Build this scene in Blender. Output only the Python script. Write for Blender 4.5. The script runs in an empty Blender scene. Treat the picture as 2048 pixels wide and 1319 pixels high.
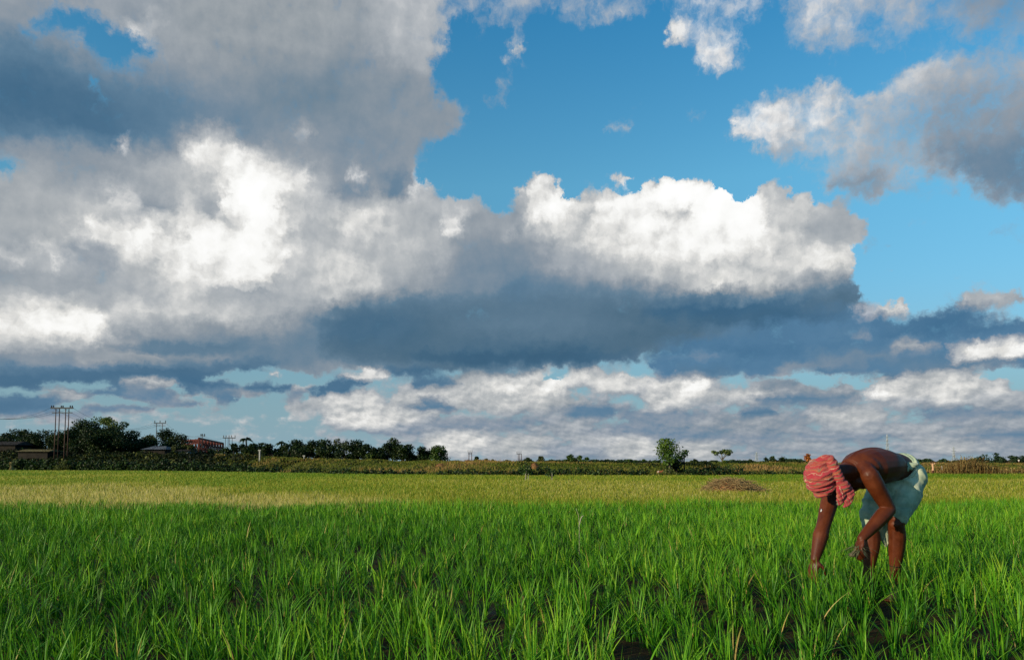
import bpy, bmesh, math, random
import numpy as np
from mathutils import Vector, Matrix

random.seed(7)
RNG = np.random.default_rng(11)
scene = bpy.context.scene
col = scene.collection
R = math.radians

# ------------------------------------------------------------------ camera
PITCH, FPX, CAMZ, SHIFT = R(3.3), 1536.0, 1.0, 177.0
cam_d = bpy.data.cameras.new("camera")
cam_d.sensor_width, cam_d.sensor_fit, cam_d.lens = 36.0, 'HORIZONTAL', 27.0
cam_d.shift_y = SHIFT / 2048.0
cam_d.clip_start, cam_d.clip_end = 0.05, 20000.0
cam = bpy.data.objects.new("camera", cam_d)
cam.location = (0, 0, CAMZ)
cam.rotation_euler = (R(90) + PITCH, 0, 0)
col.objects.link(cam)
scene.camera = cam


def ray(px, py):
    """world direction (scaled to y = 1) of a photo pixel (2048 wide)"""
    xc = (px - 1024.0) / FPX
    yc = -(py - 659.5 - SHIFT) / FPX
    dy = math.cos(PITCH) - yc * math.sin(PITCH)
    dz = math.sin(PITCH) + yc * math.cos(PITCH)
    return xc / dy, dz / dy


def at(px, py, Y):
    u, v = ray(px, py)
    return Vector((u * Y, Y, CAMZ + v * Y))


# ------------------------------------------------------------------ view
scene.view_settings.view_transform = 'Standard'
scene.view_settings.look = 'None'
scene.view_settings.exposure = 0.0
scene.view_settings.gamma = 1.0
scene.render.film_transparent = False

# ------------------------------------------------------------------ sun
SUN_AZ = R(-122.0)      # from +y towards +x; negative = from the left, a little behind the camera
SUN_EL = R(17.0)
sun_dir = Vector((math.sin(SUN_AZ) * math.cos(SUN_EL), math.cos(SUN_AZ) * math.cos(SUN_EL), math.sin(SUN_EL)))
sd = bpy.data.lights.new("sun", 'SUN')
sd.energy, sd.angle, sd.color = 5.0, R(0.53), (1.0, 0.85, 0.60)
so = bpy.data.objects.new("sun", sd)
so.rotation_euler = sun_dir.to_track_quat('Z', 'Y').to_euler()
so.location = (-20, -10, 30)
col.objects.link(so)
# ------------------------------------------------------------------ sky: Nishita air with clouds laid out over azimuth and elevation
CELL = 8
X0, Y0, X1, Y1 = -560, -440, 2600, 1000
CW, CH = (X1 - X0) // CELL, (Y1 - Y0) // CELL
GX, GY = np.meshgrid(X0 + CELL * (np.arange(CW) + .5), Y0 + CELL * (np.arange(CH) + .5))
cov = np.zeros((CH, CW)); lum = np.full((CH, CW), .62); tin = np.full((CH, CW), .5)


def blur(m, s):
    s = s / CELL
    if s < .3:
        return m
    n = int(3 * s) + 1
    k = np.exp(-.5 * (np.arange(-n, n + 1) / s) ** 2); k /= k.sum()
    p = np.pad(m, n, mode='edge')
    p = np.apply_along_axis(lambda r: np.convolve(r, k, 'valid'), 1, p)
    return np.apply_along_axis(lambda r: np.convolve(r, k, 'valid'), 0, p)


def mask(poly, f):
    ins = np.zeros((CH, CW), bool)
    n = len(poly)
    for i in range(n):
        (xa, ya), (xb, yb) = poly[i], poly[(i + 1) % n]
        if ya == yb:
            continue
        c = ((ya > GY) != (yb > GY)) & (GX < (xb - xa) * (GY - ya) / (yb - ya) + xa)
        ins ^= c
    return blur(ins.astype(float), f)


def paint(poly, f, A=None, L=None, T=None, op=1.0):
    global cov, lum, tin
    m = mask(poly, f * (.55 if f <= 24 else .75)) * op
    if A is not None:
        cov = cov * (1 - m) + A * m
    if L is not None:
        lum = lum * (1 - m) + L * m
    if T is not None:
        tin = tin * (1 - m) + T * m


def blob(cx, cy, rx, ry, f, A=None, L=None, T=None, op=1.0, rot=0.0):
    a = np.linspace(0, 2 * math.pi, 24, endpoint=False)
    c, s = math.cos(R(rot)), math.sin(R(rot))
    paint([(cx + rx * math.cos(t) * c - ry * math.sin(t) * s, cy + rx * math.cos(t) * s + ry * math.sin(t) * c) for t in a], f, A, L, T, op)


# --- low band of far cumulus, above the horizon
paint([(-600, 740), (620, 750), (640, 1000), (-600, 1000)], 30, A=.12, L=.62, T=.5)
for cx, cy, rx, ry, A, L in [(120, 850, 200, 14, .42, .70), (420, 840, 180, 10, .40, .72), (560, 870, 140, 14, .42, .72), (330, 820, 200, 8, .42, .66), (620, 835, 60, 16, .5, .74), (80, 880, 160, 12, .4, .72)]:
    blob(cx, cy, rx, ry, 14, A=A, L=L, T=.5)
paint([(650, 735), (2700, 720), (2700, 1000), (600, 1000)], 25, A=.46, L=.64, T=.62)
paint([(1060, 815), (2700, 790), (2700, 1000), (1000, 1000)], 30, A=.60, L=.62, T=.66)
for cx, cy, rx, ry, A, L in [
        (760, 832, 110, 24, .9, .80), (700, 800, 60, 18, .75, .74), (860, 800, 80, 25, .85, .76), (720, 838, 60, 16, 1, .86),
        (960, 775, 95, 38, .9, .76), (1070, 770, 70, 34, .95, .86), (1040, 805, 130, 22, .85, .72), (1170, 750, 40, 16, .9, .84),
        (1240, 765, 60, 20, .85, .78), (1365, 775, 62, 30, .95, .84), (1330, 800, 50, 20, .9, .8), (1480, 790, 90, 14, .85, .76),
        (915, 885, 70, 26, .9, .80), (1040, 890, 60, 22, .75, .72), (1260, 895, 65, 24, .9, .78), (1180, 880, 60, 16, .75, .70),
        (1110, 850, 80, 14, .7, .66), (1400, 900, 60, 22, .75, .72), (1500, 850, 120, 16, .7, .62), (1700, 830, 90, 16, .8, .74),
        (1780, 790, 60, 14, .95, .90), (1860, 765, 120, 30, .9, .76), (1930, 785, 95, 26, .95, .80), (1990, 800, 60, 16, .8, .70),
        (1650, 780, 70, 12, .85, .62), (1560, 770, 50, 8, .7, .55), (1900, 890, 90, 12, .8, .72), (1780, 860, 120, 14, .75, .68),
        (2000, 850, 70, 10, .75, .68), (1620, 890, 70, 10, .7, .66)]:
    blob(cx, cy, rx, ry, 7, A=min(1, A + .12), L=.62 + (L - .62) * 1.08, T=.40 if L > .7 else .55)
for cx, cy, rx, ry, L in [
        (1180, 820, 80, 10, .46), (980, 845, 130, 9, .52), (1330, 830, 90, 10, .50), (1280, 860, 120, 9, .54), (1430, 870, 150, 10, .52),
        (1600, 798, 110, 9, .44), (1510, 822, 34, 10, .40), (1598, 828, 16, 8, .42), (1960, 825, 110, 10, .50), (1900, 835, 80, 8, .52),
        (2030, 870, 90, 12, .48), (1680, 870, 110, 9, .54), (860, 815, 45, 13, .44), (900, 850, 110, 8, .54), (790, 862, 90, 8, .58),
        (1150, 905, 70, 8, .58), (870, 765, 50, 14, .40), (1010, 748, 45, 5, .42)]:
    blob(cx, cy, rx, ry, 7, A=.92, L=L + .04, T=.8)
# clear gaps of pale air
for cx, cy, rx, ry in [(820, 748, 90, 8), (1105, 752, 40, 6), (1290, 744, 50, 6), (1660, 758, 120, 8), (2020, 752, 60, 12), (560, 752, 34, 10)]:
    blob(cx, cy, rx, ry, 8, A=.0)

# --- upper right cloud bank
UR = [(1468, 222), (1500, 205), (1585, 198), (1650, 162), (1700, 188), (1780, 172), (1850, 118), (1950, 92), (2048, 100), (2700, 100), (2700, 440),
      (2060, 405), (1980, 385), (1900, 352), (1850, 340), (1800, 385), (1740, 405), (1650, 380), (1600, 335), (1530, 322), (1520, 285), (1472, 252)]
paint(UR, 20, A=.66, L=.68, T=.66)
paint([(1460, 210), (1600, 190), (1690, 165), (1700, 200), (1640, 260), (1560, 300), (1470, 262)], 14, A=.72, L=.84, T=.64)
paint([(1600, 260), (1700, 220), (1760, 260), (1700, 320), (1600, 320)], 25, A=.54, L=.74, T=.64)
paint([(1690, 190), (1790, 160), (1850, 112), (1910, 110), (1860, 180), (1760, 230)], 18, A=.66, L=.76, T=.64)
paint([(1880, 180), (2700, 120), (2700, 440), (2048, 405), (1960, 380), (1850, 320), (1830, 260)], 40, A=.80, L=.60, T=.66)
paint([(1830, 290), (2700, 260), (2700, 440), (2040, 400), (1950, 375)], 30, A=.90, L=.52, T=.74)
blob(1720, 370, 70, 24, 16, A=.86, L=.60)
blob(1625, 335, 36, 16, 10, A=.36); blob(1720, 235, 24, 10, 10, A=.4)
blob(1880, 352, 70, 10, 12, A=.45, L=.74); blob(1860, 380, 50, 14, 12, A=.55, L=.58); blob(1840, 412, 24, 12, 10, A=.5, L=.58, T=.7)
# top right sheet
paint([(1545, -440), (2700, -440), (2700, 76), (2048, 70), (1900, 62), (1830, 80), (1780, 105), (1650, 118), (1565, 98), (1548, 50)], 26, A=.54, L=.70, T=.68)
paint([(1580, -200), (1740, -200), (1700, 50), (1600, 70)], 25, A=.66, L=.78, T=.64)
paint([(1850, -300), (2700, -300), (2700, 80), (1900, 60)], 50, A=.70, L=.58, T=.74)
blob(1740, 40, 40, 14, 12, A=.36); blob(1640, 30, 12, 14, 8, A=.5)
paint([(1330, -300), (1540, -300), (1535, 20), (1500, 70), (1495, 115), (1445, 146), (1390, 112), (1345, 80)], 18, A=.46, L=.80, T=.66)
blob(1425, 108, 50, 34, 12, A=.62, L=.84, T=.64)
blob(1350, 60, 26, 30, 12, A=.8, L=.84)
blob(1410, 40, 30, 14, 12, A=.38); blob(1494, 55, 14, 40, 9, A=.25); blob(1538, 30, 16, 40, 10, A=.2)
# top middle veil
paint([(860, -440), (1350, -440), (1345, 10), (1250, 50), (1190, 50), (1080, 42), (1050, 70), (1020, 60), (940, 30), (890, 40)], 20, A=.48, L=.70, T=.68)
blob(1030, 95, 26, 32, 10, A=.62, L=.74); blob(1225, 258, 28, 18, 9, A=.50, L=.70); blob(990, 205, 50, 14, 12, A=.50, L=.62, rot=-20); blob(1010, 165, 10, 18, 8, A=.5, L=.66)
blob(1120, 200, 16, 12, 9, A=.42, L=.66); blob(1320, 100, 12, 16, 8, A=.45, L=.7); blob(960, 55, 20, 20, 10, A=.42, L=.66)
blob(1395, 235, 24, 18, 8, A=.52, L=.68); blob(1245, 358, 28, 12, 7, A=.60, L=.86); blob(1300, 332, 16, 6, 5, A=.52, L=.84); blob(1280, 232, 12, 8, 7, A=.42, L=.7)
blob(1835, 465, 28, 10, 8, A=.52, L=.66); blob(2035, 468, 40, 14, 10, A=.62, L=.5, T=.7); blob(1745, 490, 20, 24, 8, A=.55, L=.58); blob(1780, 535, 20, 8, 7, A=.45, L=.62); blob(1920, 545, 26, 7, 7, A=.45, L=.64)

# --- upper left mass
UL = [(-600, -440), (905, -440), (890, 20), (905, 60), (885, 110), (862, 150), (885, 205), (935, 212), (925, 250), (850, 292), (825, 330), (830, 420), (700, 600),
      (-600, 640)]
paint(UL, 22, A=.93, L=.63, T=.58)
paint([(330, -440), (700, -440), (740, 100), (600, 160), (430, 150), (340, 90)], 60, L=.64, T=.42)
paint([(740, -440), (910, -440), (900, 90), (860, 150), (760, 120)], 40, L=.74)
paint([(-600, 40), (60, 70), (180, 130), (330, 170), (480, 210), (600, 260), (560, 330), (430, 360), (300, 330), (120, 270), (-600, 240)], 45, L=.455, T=.72)
paint([(-600, 120), (80, 130), (220, 220), (330, 310), (300, 330), (120, 255), (-600, 220)], 30, L=.40, T=.78)
paint([(440, 150), (700, 130), (900, 180), (930, 230), (800, 290), (560, 260)], 45, L=.53, T=.5)
paint([(700, 180), (880, 150), (930, 215), (850, 290), (740, 260)], 35, L=.60, T=.55)
paint([(540, 240), (760, 260), (830, 330), (810, 400), (700, 400), (560, 340)], 30, L=.58, T=.6)
# holes of blue
paint([(40, 72), (100, 30), (130, 10), (200, 30), (225, 60), (290, 85), (330, 95), (320, 110), (235, 125), (200, 120), (165, 85), (150, 55), (95, 58), (80, 80), (40, 88)], 20, A=.06)
blob(184, 172, 10, 24, 6, A=.1, rot=-25); blob(200, 196, 12, 8, 6, A=.3); blob(15, 338, 36, 26, 12, A=.25); blob(675, 5, 26, 10, 10, A=.25)
blob(282, 58, 50, 14, 8, A=.85, L=.80, rot=-8)
# light and dark fields of the left
paint([(-600, 330), (120, 340), (260, 400), (200, 480), (60, 560), (-600, 580)], 45, L=.68, T=.45)
paint([(120, 300), (330, 300), (420, 360), (460, 420), (380, 440), (250, 430), (150, 380)], 25, L=.62, T=.55)
WH = [(380, 265), (430, 270), (490, 300), (560, 330), (600, 370), (575, 430), (630, 470), (660, 560), (625, 612), (520, 610), (430, 590), (330, 552), (220, 512), (155, 500), (140, 462),
      (215, 448), (320, 440), (420, 440), (470, 400), (450, 350), (385, 320)]
paint([(120, 430), (300, 400), (380, 260), (560, 320), (640, 380), (700, 470), (690, 600), (560, 640), (300, 610), (120, 540)], 60, L=.80, T=.42)
paint(WH, 24, L=.93, T=.42)
blob(505, 410, 42, 66, 20, L=1.06); blob(560, 560, 80, 40, 30, L=1.02, T=.35); blob(430, 500, 90, 30, 26, L=.98); blob(178, 470, 30, 22, 8, L=.99); blob(280, 470, 60, 18, 16, L=.95); blob(430, 300, 40, 26, 16, L=.88); blob(470, 450, 30, 16, 9, L=.84); blob(380, 530, 50, 16, 12, L=.86); blob(300, 520, 30, 14, 9, L=.84)
blob(420, 410, 36, 34, 12, L=.66, T=.5); blob(300, 410, 50, 26, 14, L=.62, T=.55); blob(590, 410, 40, 26, 14, L=.76); blob(345, 470, 24, 18, 8, L=.78)
blob(245, 290, 14, 9, 5, L=.88); blob(245, 400, 34, 24, 9, L=.82, rot=35); blob(605, 355, 20, 16, 6, L=.88); blob(600, 268, 14, 4, 3, L=.93); blob(705, 350, 12, 26, 7, L=.84)
blob(180, 520, 60, 34, 18, L=.64, T=.58, rot=20); blob(70, 540, 80, 26, 20, L=.64, T=.55); blob(290, 545, 60, 16, 12, L=.74, rot=25); blob(80, 508, 30, 22, 10, L=.84)
paint([(-600, 560), (60, 590), (190, 620), (230, 670), (100, 690), (-600, 700)], 22, L=.83, T=.40)
paint([(230, 590), (400, 590), (560, 615), (600, 640), (420, 660), (250, 650)], 25, L=.72, T=.48)

# --- main cloud
MAIN = [(-600, 600), (600, 560), (700, 400), (822, 330), (840, 368), (868, 384), (905, 392), (925, 396), (945, 381), (964, 400), (968, 428), (1020, 424), (1036, 386), (1052, 366),
        (1090, 353), (1118, 366), (1134, 393), (1180, 386), (1240, 380), (1290, 388), (1312, 366), (1350, 355), (1420, 364), (1452, 384), (1470, 402), (1508, 392),
        (1512, 373), (1560, 372), (1600, 388), (1632, 414), (1662, 398), (1696, 416), (1726, 452), (1732, 472), (1708, 492), (1716, 540), (1708, 556), (1735, 582),
        (1732, 608), (1700, 628), (1560, 650), (1440, 668), (1340, 690), (1285, 718), (1200, 734), (1060, 736), (900, 738), (840, 756), (760, 742), (700, 735), (620, 752), (545, 730),
        (450, 752), (250, 764), (0, 776), (-600, 790)]
keepL = lum.copy(); keepT = tin.copy()
paint(MAIN, 5, A=1.0)
paint([p for p in MAIN if p[0] > 560 or p[1] > 640] + [(-600, 680)], 8, L=.62, T=.55)
ml = np.clip((GX - 560) / 120, 0, 1) * np.clip((700 - GY) / 60, 0, 1)
paint([(560, 600), (610, 440), (720, 400), (860, 400), (960, 400), (1020, 440), (1010, 520), (900, 570), (700, 590)], 35, L=.66, T=.52)
blob(760, 420, 90, 26, 20, L=.72, T=.45); blob(690, 480, 70, 40, 30, L=.70); blob(850, 450, 60, 30, 22, L=.64)
paint([(835, 335), (855, 380), (950, 388), (962, 420), (880, 420), (820, 400)], 12, L=.74)
blob(795, 370, 30, 26, 10, L=.54, T=.65); blob(912, 452, 16, 18, 8, L=.84); blob(1018, 466, 14, 10, 7, L=.74)
paint([(860, 560), (940, 480), (1080, 500), (1200, 560), (1100, 600), (900, 600)], 35, L=.54, T=.62)
# sunlit head of the main cloud
paint([(1036, 384), (1090, 352), (1134, 392), (1250, 380), (1350, 354), (1440, 376), (1470, 404), (1512, 374), (1600, 388), (1700, 420), (1722, 470), (1712, 530), (1650, 540),
       (1560, 560), (1530, 590), (1440, 588), (1350, 575), (1250, 540), (1150, 500), (1060, 450)], 18, L=.85, T=.42)
paint([(1190, 392), (1290, 386), (1350, 358), (1440, 376), (1500, 420), (1560, 400), (1560, 470), (1500, 480), (1420, 470), (1350, 480), (1240, 450)], 14, L=.97, T=.45)
blob(1400, 400, 100, 34, 16, L=1.05); blob(1450, 440, 90, 40, 20, L=1.03); blob(1275, 470, 30, 20, 10, L=.96); blob(1330, 500, 40, 20, 12, L=.90)
paint([(1046, 380), (1090, 356), (1128, 390), (1150, 440), (1110, 440), (1060, 410)], 12, L=.95)
blob(1350, 432, 44, 18, 10, L=.80); blob(1230, 420, 36, 14, 10, L=.90); blob(1225, 470, 50, 18, 16, L=.92); blob(1410, 500, 50, 26, 18, L=.95)
blob(1180, 440, 26, 16, 8, L=.76); blob(1290, 420, 16, 8, 5, L=.84); blob(1500, 500, 40, 16, 10, L=.84); blob(1560, 470, 30, 16, 9, L=.80); blob(1350, 555, 70, 16, 12, L=.76); blob(1460, 470, 30, 8, 6, L=.94)
paint([(1512, 380), (1600, 392), (1636, 430), (1600, 470), (1540, 450)], 12, L=.78); blob(1670, 450, 60, 40, 18, L=.68, T=.5); blob(1600, 500, 40, 24, 14, L=.82)
blob(1672, 526, 40, 18, 10, L=.88, T=.35); blob(1430, 565, 26, 16, 9, L=.86, T=.35); blob(1530, 572, 26, 18, 9, L=.84, T=.35); blob(1300, 540, 60, 18, 16, L=.80); blob(1480, 540, 70, 18, 14, L=.80)
blob(1140, 520, 70, 26, 24, L=.70); blob(1215, 545, 80, 22, 20, L=.68)
paint([(1000, 560), (1200, 560), (1350, 590), (1560, 600), (1700, 560), (1716, 560), (1735, 584), (1700, 630), (1400, 640), (1000, 620)], 16, L=.48, T=.7)
blob(1250, 590, 190, 14, 16, L=.56, T=.55)
# dark base
paint([(560, 650), (700, 600), (900, 600), (1250, 600), (1600, 590), (1715, 575), (1735, 590), (1730, 612), (1560, 652), (1400, 676), (1280, 720), (1060, 738), (880, 742), (700, 726), (560, 690)], 24, L=.395, T=.48)
blob(1060, 645, 190, 26, 30, L=.50, T=.58); blob(820, 610, 120, 16, 20, L=.46, T=.58); blob(1300, 650, 120, 10, 14, L=.43); blob(700, 655, 160, 26, 26, L=.40, T=.70); blob(1050, 712, 230, 16, 14, L=.33, T=.70); blob(1480, 620, 200, 20, 20, L=.36, T=.82)
blob(820, 745, 60, 10, 8, L=.38, T=.78)
# left base
paint([(-600, 690), (150, 690), (240, 660), (420, 655), (640, 650), (640, 740), (400, 756), (-600, 790)], 20, L=.52, T=.58)
paint([(-600, 735), (0, 735), (260, 728), (540, 716), (560, 735), (260, 768), (0, 784), (-600, 790)], 10, L=.41, T=.75)
blob(380, 690, 150, 12, 14, L=.44, T=.6); blob(330, 722, 170, 10, 10, L=.60, T=.5); blob(120, 718, 120, 14, 14, L=.58)
# light greys of the left part, over the dark base
paint([(-600, 585), (60, 590), (170, 606), (240, 650), (190, 684), (60, 700), (-600, 700)], 20, L=.86, T=.38)
paint([(40, 600), (150, 606), (215, 640), (170, 672), (60, 660)], 18, L=.95, T=.34)
paint([(200, 590), (330, 550), (480, 600), (610, 600), (660, 625), (480, 655), (300, 660), (220, 650)], 30, L=.80, T=.42)
paint([(560, 600), (600, 470), (660, 410), (800, 410), (900, 440), (900, 500), (800, 560), (660, 592)], 30, L=.74, T=.46)
paint([(620, 520), (700, 500), (780, 540), (720, 590), (640, 600)], 24, L=.80, T=.42)
blob(720, 440, 60, 30, 18, L=.82, T=.42); blob(640, 400, 40, 24, 14, L=.78); blob(905, 452, 17, 18, 6, L=.93)
blob(790, 372, 30, 26, 9, L=.52, T=.66); blob(700, 380, 40, 20, 12, L=.56, T=.62); blob(838, 372, 16, 34, 6, L=.84)
paint([(-600, 470), (20, 470), (140, 540), (230, 590), (100, 596), (-600, 580)], 24, L=.66, T=.5)
blob(30, 505, 60, 12, 12, L=.82); blob(110, 510, 40, 10, 9, L=.86, rot=30); blob(270, 578, 70, 14, 12, L=.68, T=.52, rot=18); blob(250, 520, 60, 14, 10, L=.72, rot=28)
blob(390, 660, 160, 9, 10, L=.60); blob(120, 684, 160, 8, 9, L=.72, T=.45); blob(250, 712, 120, 7, 8, L=.66, T=.46); blob(90, 730, 120, 6, 8, L=.60)
paint([(1340, 700), (1440, 662), (1600, 640), (1740, 612), (1760, 650), (1600, 690), (1400, 720)], 10, A=1.0, L=.44, T=1.0)
# --- blue-grey bank right of the base
paint([(1290, 730), (1330, 692), (1440, 670), (1600, 650), (1740, 628), (1800, 640), (1860, 625), (1900, 606), (1960, 628), (2048, 640), (2700, 640), (2700, 742), (2048, 737), (1850, 740),
       (1750, 746), (1550, 748), (1320, 752)], 8, A=.96, L=.475, T=1.0)
blob(1480, 700, 150, 16, 14, L=.44, T=1.0); blob(1400, 715, 70, 8, 8, L=.54, T=.9); blob(1560, 668, 120, 6, 7, L=.55, T=.9)
paint([(1740, 650), (1900, 612), (2048, 645), (1900, 672), (1760, 668)], 12, L=.43, T=1.0)
blob(1800, 622, 46, 12, 5, A=1, L=.90, T=.4); blob(1735, 628, 28, 12, 6, A=.9, L=.74); blob(1935, 612, 26, 9, 5, A=1, L=.86, rot=25); blob(1620, 632, 20, 4, 4, A=1, L=.72)
blob(1990, 598, 66, 26, 9, A=1, L=.66, T=.5); blob(1985, 590, 40, 12, 9, L=.78); blob(1700, 664, 34, 7, 6, L=.74, T=.5)
blob(1985, 700, 85, 22, 10, L=.93, T=.35, rot=-6); blob(1820, 695, 50, 12, 10, L=.70, T=.5); blob(1700, 710, 90, 10, 12, L=.56, T=.62); blob(1640, 732, 90, 8, 8, L=.60, T=.5)
blob(1900, 727, 150, 7, 8, L=.50, T=.7); blob(1720, 748, 80, 7, 6, A=.95, L=.38, T=.85); blob(1400, 745, 70, 7, 8, A=.8, L=.46, T=.8)
blob(1240, 700, 80, 8, 10, L=.42); blob(940, 690, 120, 9, 12, L=.42); blob(1600, 600, 90, 10, 12, L=.44)
# ragged dark scud under the base on the left
for cx, cy, rx, ry, L in [(60, 800, 80, 16, .47), (10, 812, 70, 20, .45), (390, 768, 70, 14, .40), (440, 776, 46, 10, .42), (250, 782, 80, 11, .48), (530, 774, 46, 13, .41), (300, 794, 70, 9, .52), (235, 814, 80, 8, .52),
                          (450, 798, 24, 9, .48), (640, 780, 24, 14, .42), (690, 768, 46, 14, .42), (590, 795, 30, 8, .54), (350, 808, 70, 7, .55), (520, 806, 28, 6, .5), (120, 830, 90, 7, .58), (420, 830, 80, 6, .58)]:
    blob(cx, cy, rx, ry, 5, A=.92, L=L, T=.8)
for cx, cy, rx, ry, L in [(545, 745, 16, 10, .80), (310, 768, 70, 6, .72), (730, 750, 44, 12, .84), (590, 775, 24, 5, .76), (480, 790, 60, 5, .70), (130, 790, 60, 6, .70), (610, 815, 50, 8, .72), (380, 790, 40, 4, .74), (700, 795, 40, 7, .84)]:
    blob(cx, cy, rx, ry, 5, A=.8, L=L, T=.45)


def canvas(a, px, py):
    fx = np.clip((px - X0) / CELL - .5, 0, CW - 1.001); fy = np.clip((py - Y0) / CELL - .5, 0, CH - 1.001)
    ix, iy = int(fx), int(fy); fx -= ix; fy -= iy
    return (a[iy, ix] * (1 - fx) + a[iy, ix + 1] * fx) * (1 - fy) + (a[iy + 1, ix] * (1 - fx) + a[iy + 1, ix + 1] * fx) * fy


def project_dir(th, el):
    d = (math.sin(th) * math.cos(el), math.cos(th) * math.cos(el), math.sin(el))
    cp, sp = math.cos(PITCH), math.sin(PITCH)
    fw = d[1] * cp + d[2] * sp; up = -d[1] * sp + d[2] * cp
    return 1024 + FPX * d[0] / fw, 659.5 + SHIFT - FPX * up / fw


world = bpy.data.worlds.new("World")
scene.world = world
world.use_nodes = True
nt = world.node_tree
nt.nodes.clear()
N, LK = nt.nodes, nt.links


def node(kind, ins=None, **kw):
    n = N.new(kind)
    for k, v in kw.items():
        setattr(n, k, v)
    for k, v in (ins or {}).items():
        s = n.inputs[k]
        if isinstance(v, bpy.types.NodeSocket):
            LK.new(v, s)
        else:
            s.default_value = v
    return n


def M(op, a, b=0.0, c=0.0, clamp=False):
    return node('ShaderNodeMath', {0: a, 1: b, 2: c}, operation=op, use_clamp=clamp).outputs[0]


def VM(op, a, b=None, c=None, scale=None):
    n = N.new('ShaderNodeVectorMath'); n.operation = op
    for i, v in enumerate((a, b, c)):
        if v is None:
            continue
        if isinstance(v, bpy.types.NodeSocket):
            LK.new(v, n.inputs[i])
        else:
            n.inputs[i].default_value = v
    if scale is not None:
        if isinstance(scale, bpy.types.NodeSocket):
            LK.new(scale, n.inputs['Scale'])
        else:
            n.inputs['Scale'].default_value = scale
    return n.outputs[0]


def smooth(x, a, b, lo=0.0, hi=1.0):
    return node('ShaderNodeMapRange', {0: x, 1: a, 2: b, 3: lo, 4: hi}, interpolation_type='SMOOTHSTEP').outputs[0]


def xyz(x, y, z=0.0):
    return node('ShaderNodeCombineXYZ', {0: x, 1: y, 2: z}).outputs[0]


tc = N.new('ShaderNodeTexCoord')
sep = node('ShaderNodeSeparateXYZ', {0: tc.outputs['Generated']})
dx, dy_, dz_ = sep.outputs
theta = M('MULTIPLY', M('ARCTAN2', dx, dy_), 180 / math.pi)                      # degrees of azimuth from +y
elev = M('MULTIPLY', M('ARCSINE', dz_), 180 / math.pi)                          # degrees above the horizon
# noise space: far (low) clouds are smaller and flatter
flat = smooth(elev, 1.0, 11.0)
low = M('EXPONENT', M('DIVIDE', M('MAXIMUM', elev, 0.0), -3.2))
q = xyz(theta, M('ADD', elev, M('MULTIPLY', M('SUBTRACT', 1.0, low), 4.6)), 0.0)


def noise(vec, scale, detail, rough, w=None, lac=2.0):
    n = node('ShaderNodeTexNoise', {'Vector': vec, 'Scale': scale, 'Detail': detail, 'Roughness': rough, 'Lacunarity': lac}, noise_dimensions='2D')
    return n


w1 = VM('SUBTRACT', noise(q, .34, 5.0, .60).outputs['Color'], (.5, .5, .5))
w2 = VM('SUBTRACT', noise(VM('ADD', q, (31.7, 11.3, 4.0)), .8, 8.0, .66).outputs['Color'], (.5, .5, .5))
warp = VM('ADD', VM('MULTIPLY', w1, (2.0, 1.3, 0.0)), VM('MULTIPLY', w2, (2.0, 1.6, 0.0)))
damp = M('ADD', .26, M('MULTIPLY', flat, .74))
wsep = node('ShaderNodeSeparateXYZ', {0: warp})
tw = M('ADD', theta, wsep.outputs[0])
ew = M('ADD', elev, M('MULTIPLY', wsep.outputs[1], damp))

SPAN, NC, NK = 21.0, 31, 4
ROWS = [-.45 + .45 * i for i in range(21)]
ROWS += [ROWS[-1] + .85 * (i + 1) for i in range(30)]
NR = len(ROWS)
facs = [M('DIVIDE', M('SUBTRACT', tw, -42.0 + SPAN * k), SPAN) for k in range(NK)]
steps = [M('GREATER_THAN', tw, -42.0 + SPAN * k) for k in range(1, NK)]
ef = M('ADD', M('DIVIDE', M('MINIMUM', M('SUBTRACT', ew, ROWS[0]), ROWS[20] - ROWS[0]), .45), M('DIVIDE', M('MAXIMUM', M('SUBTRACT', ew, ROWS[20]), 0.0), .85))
ef = M('MINIMUM', M('MAXIMUM', ef, 0.0), NR - 1.0)


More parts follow.
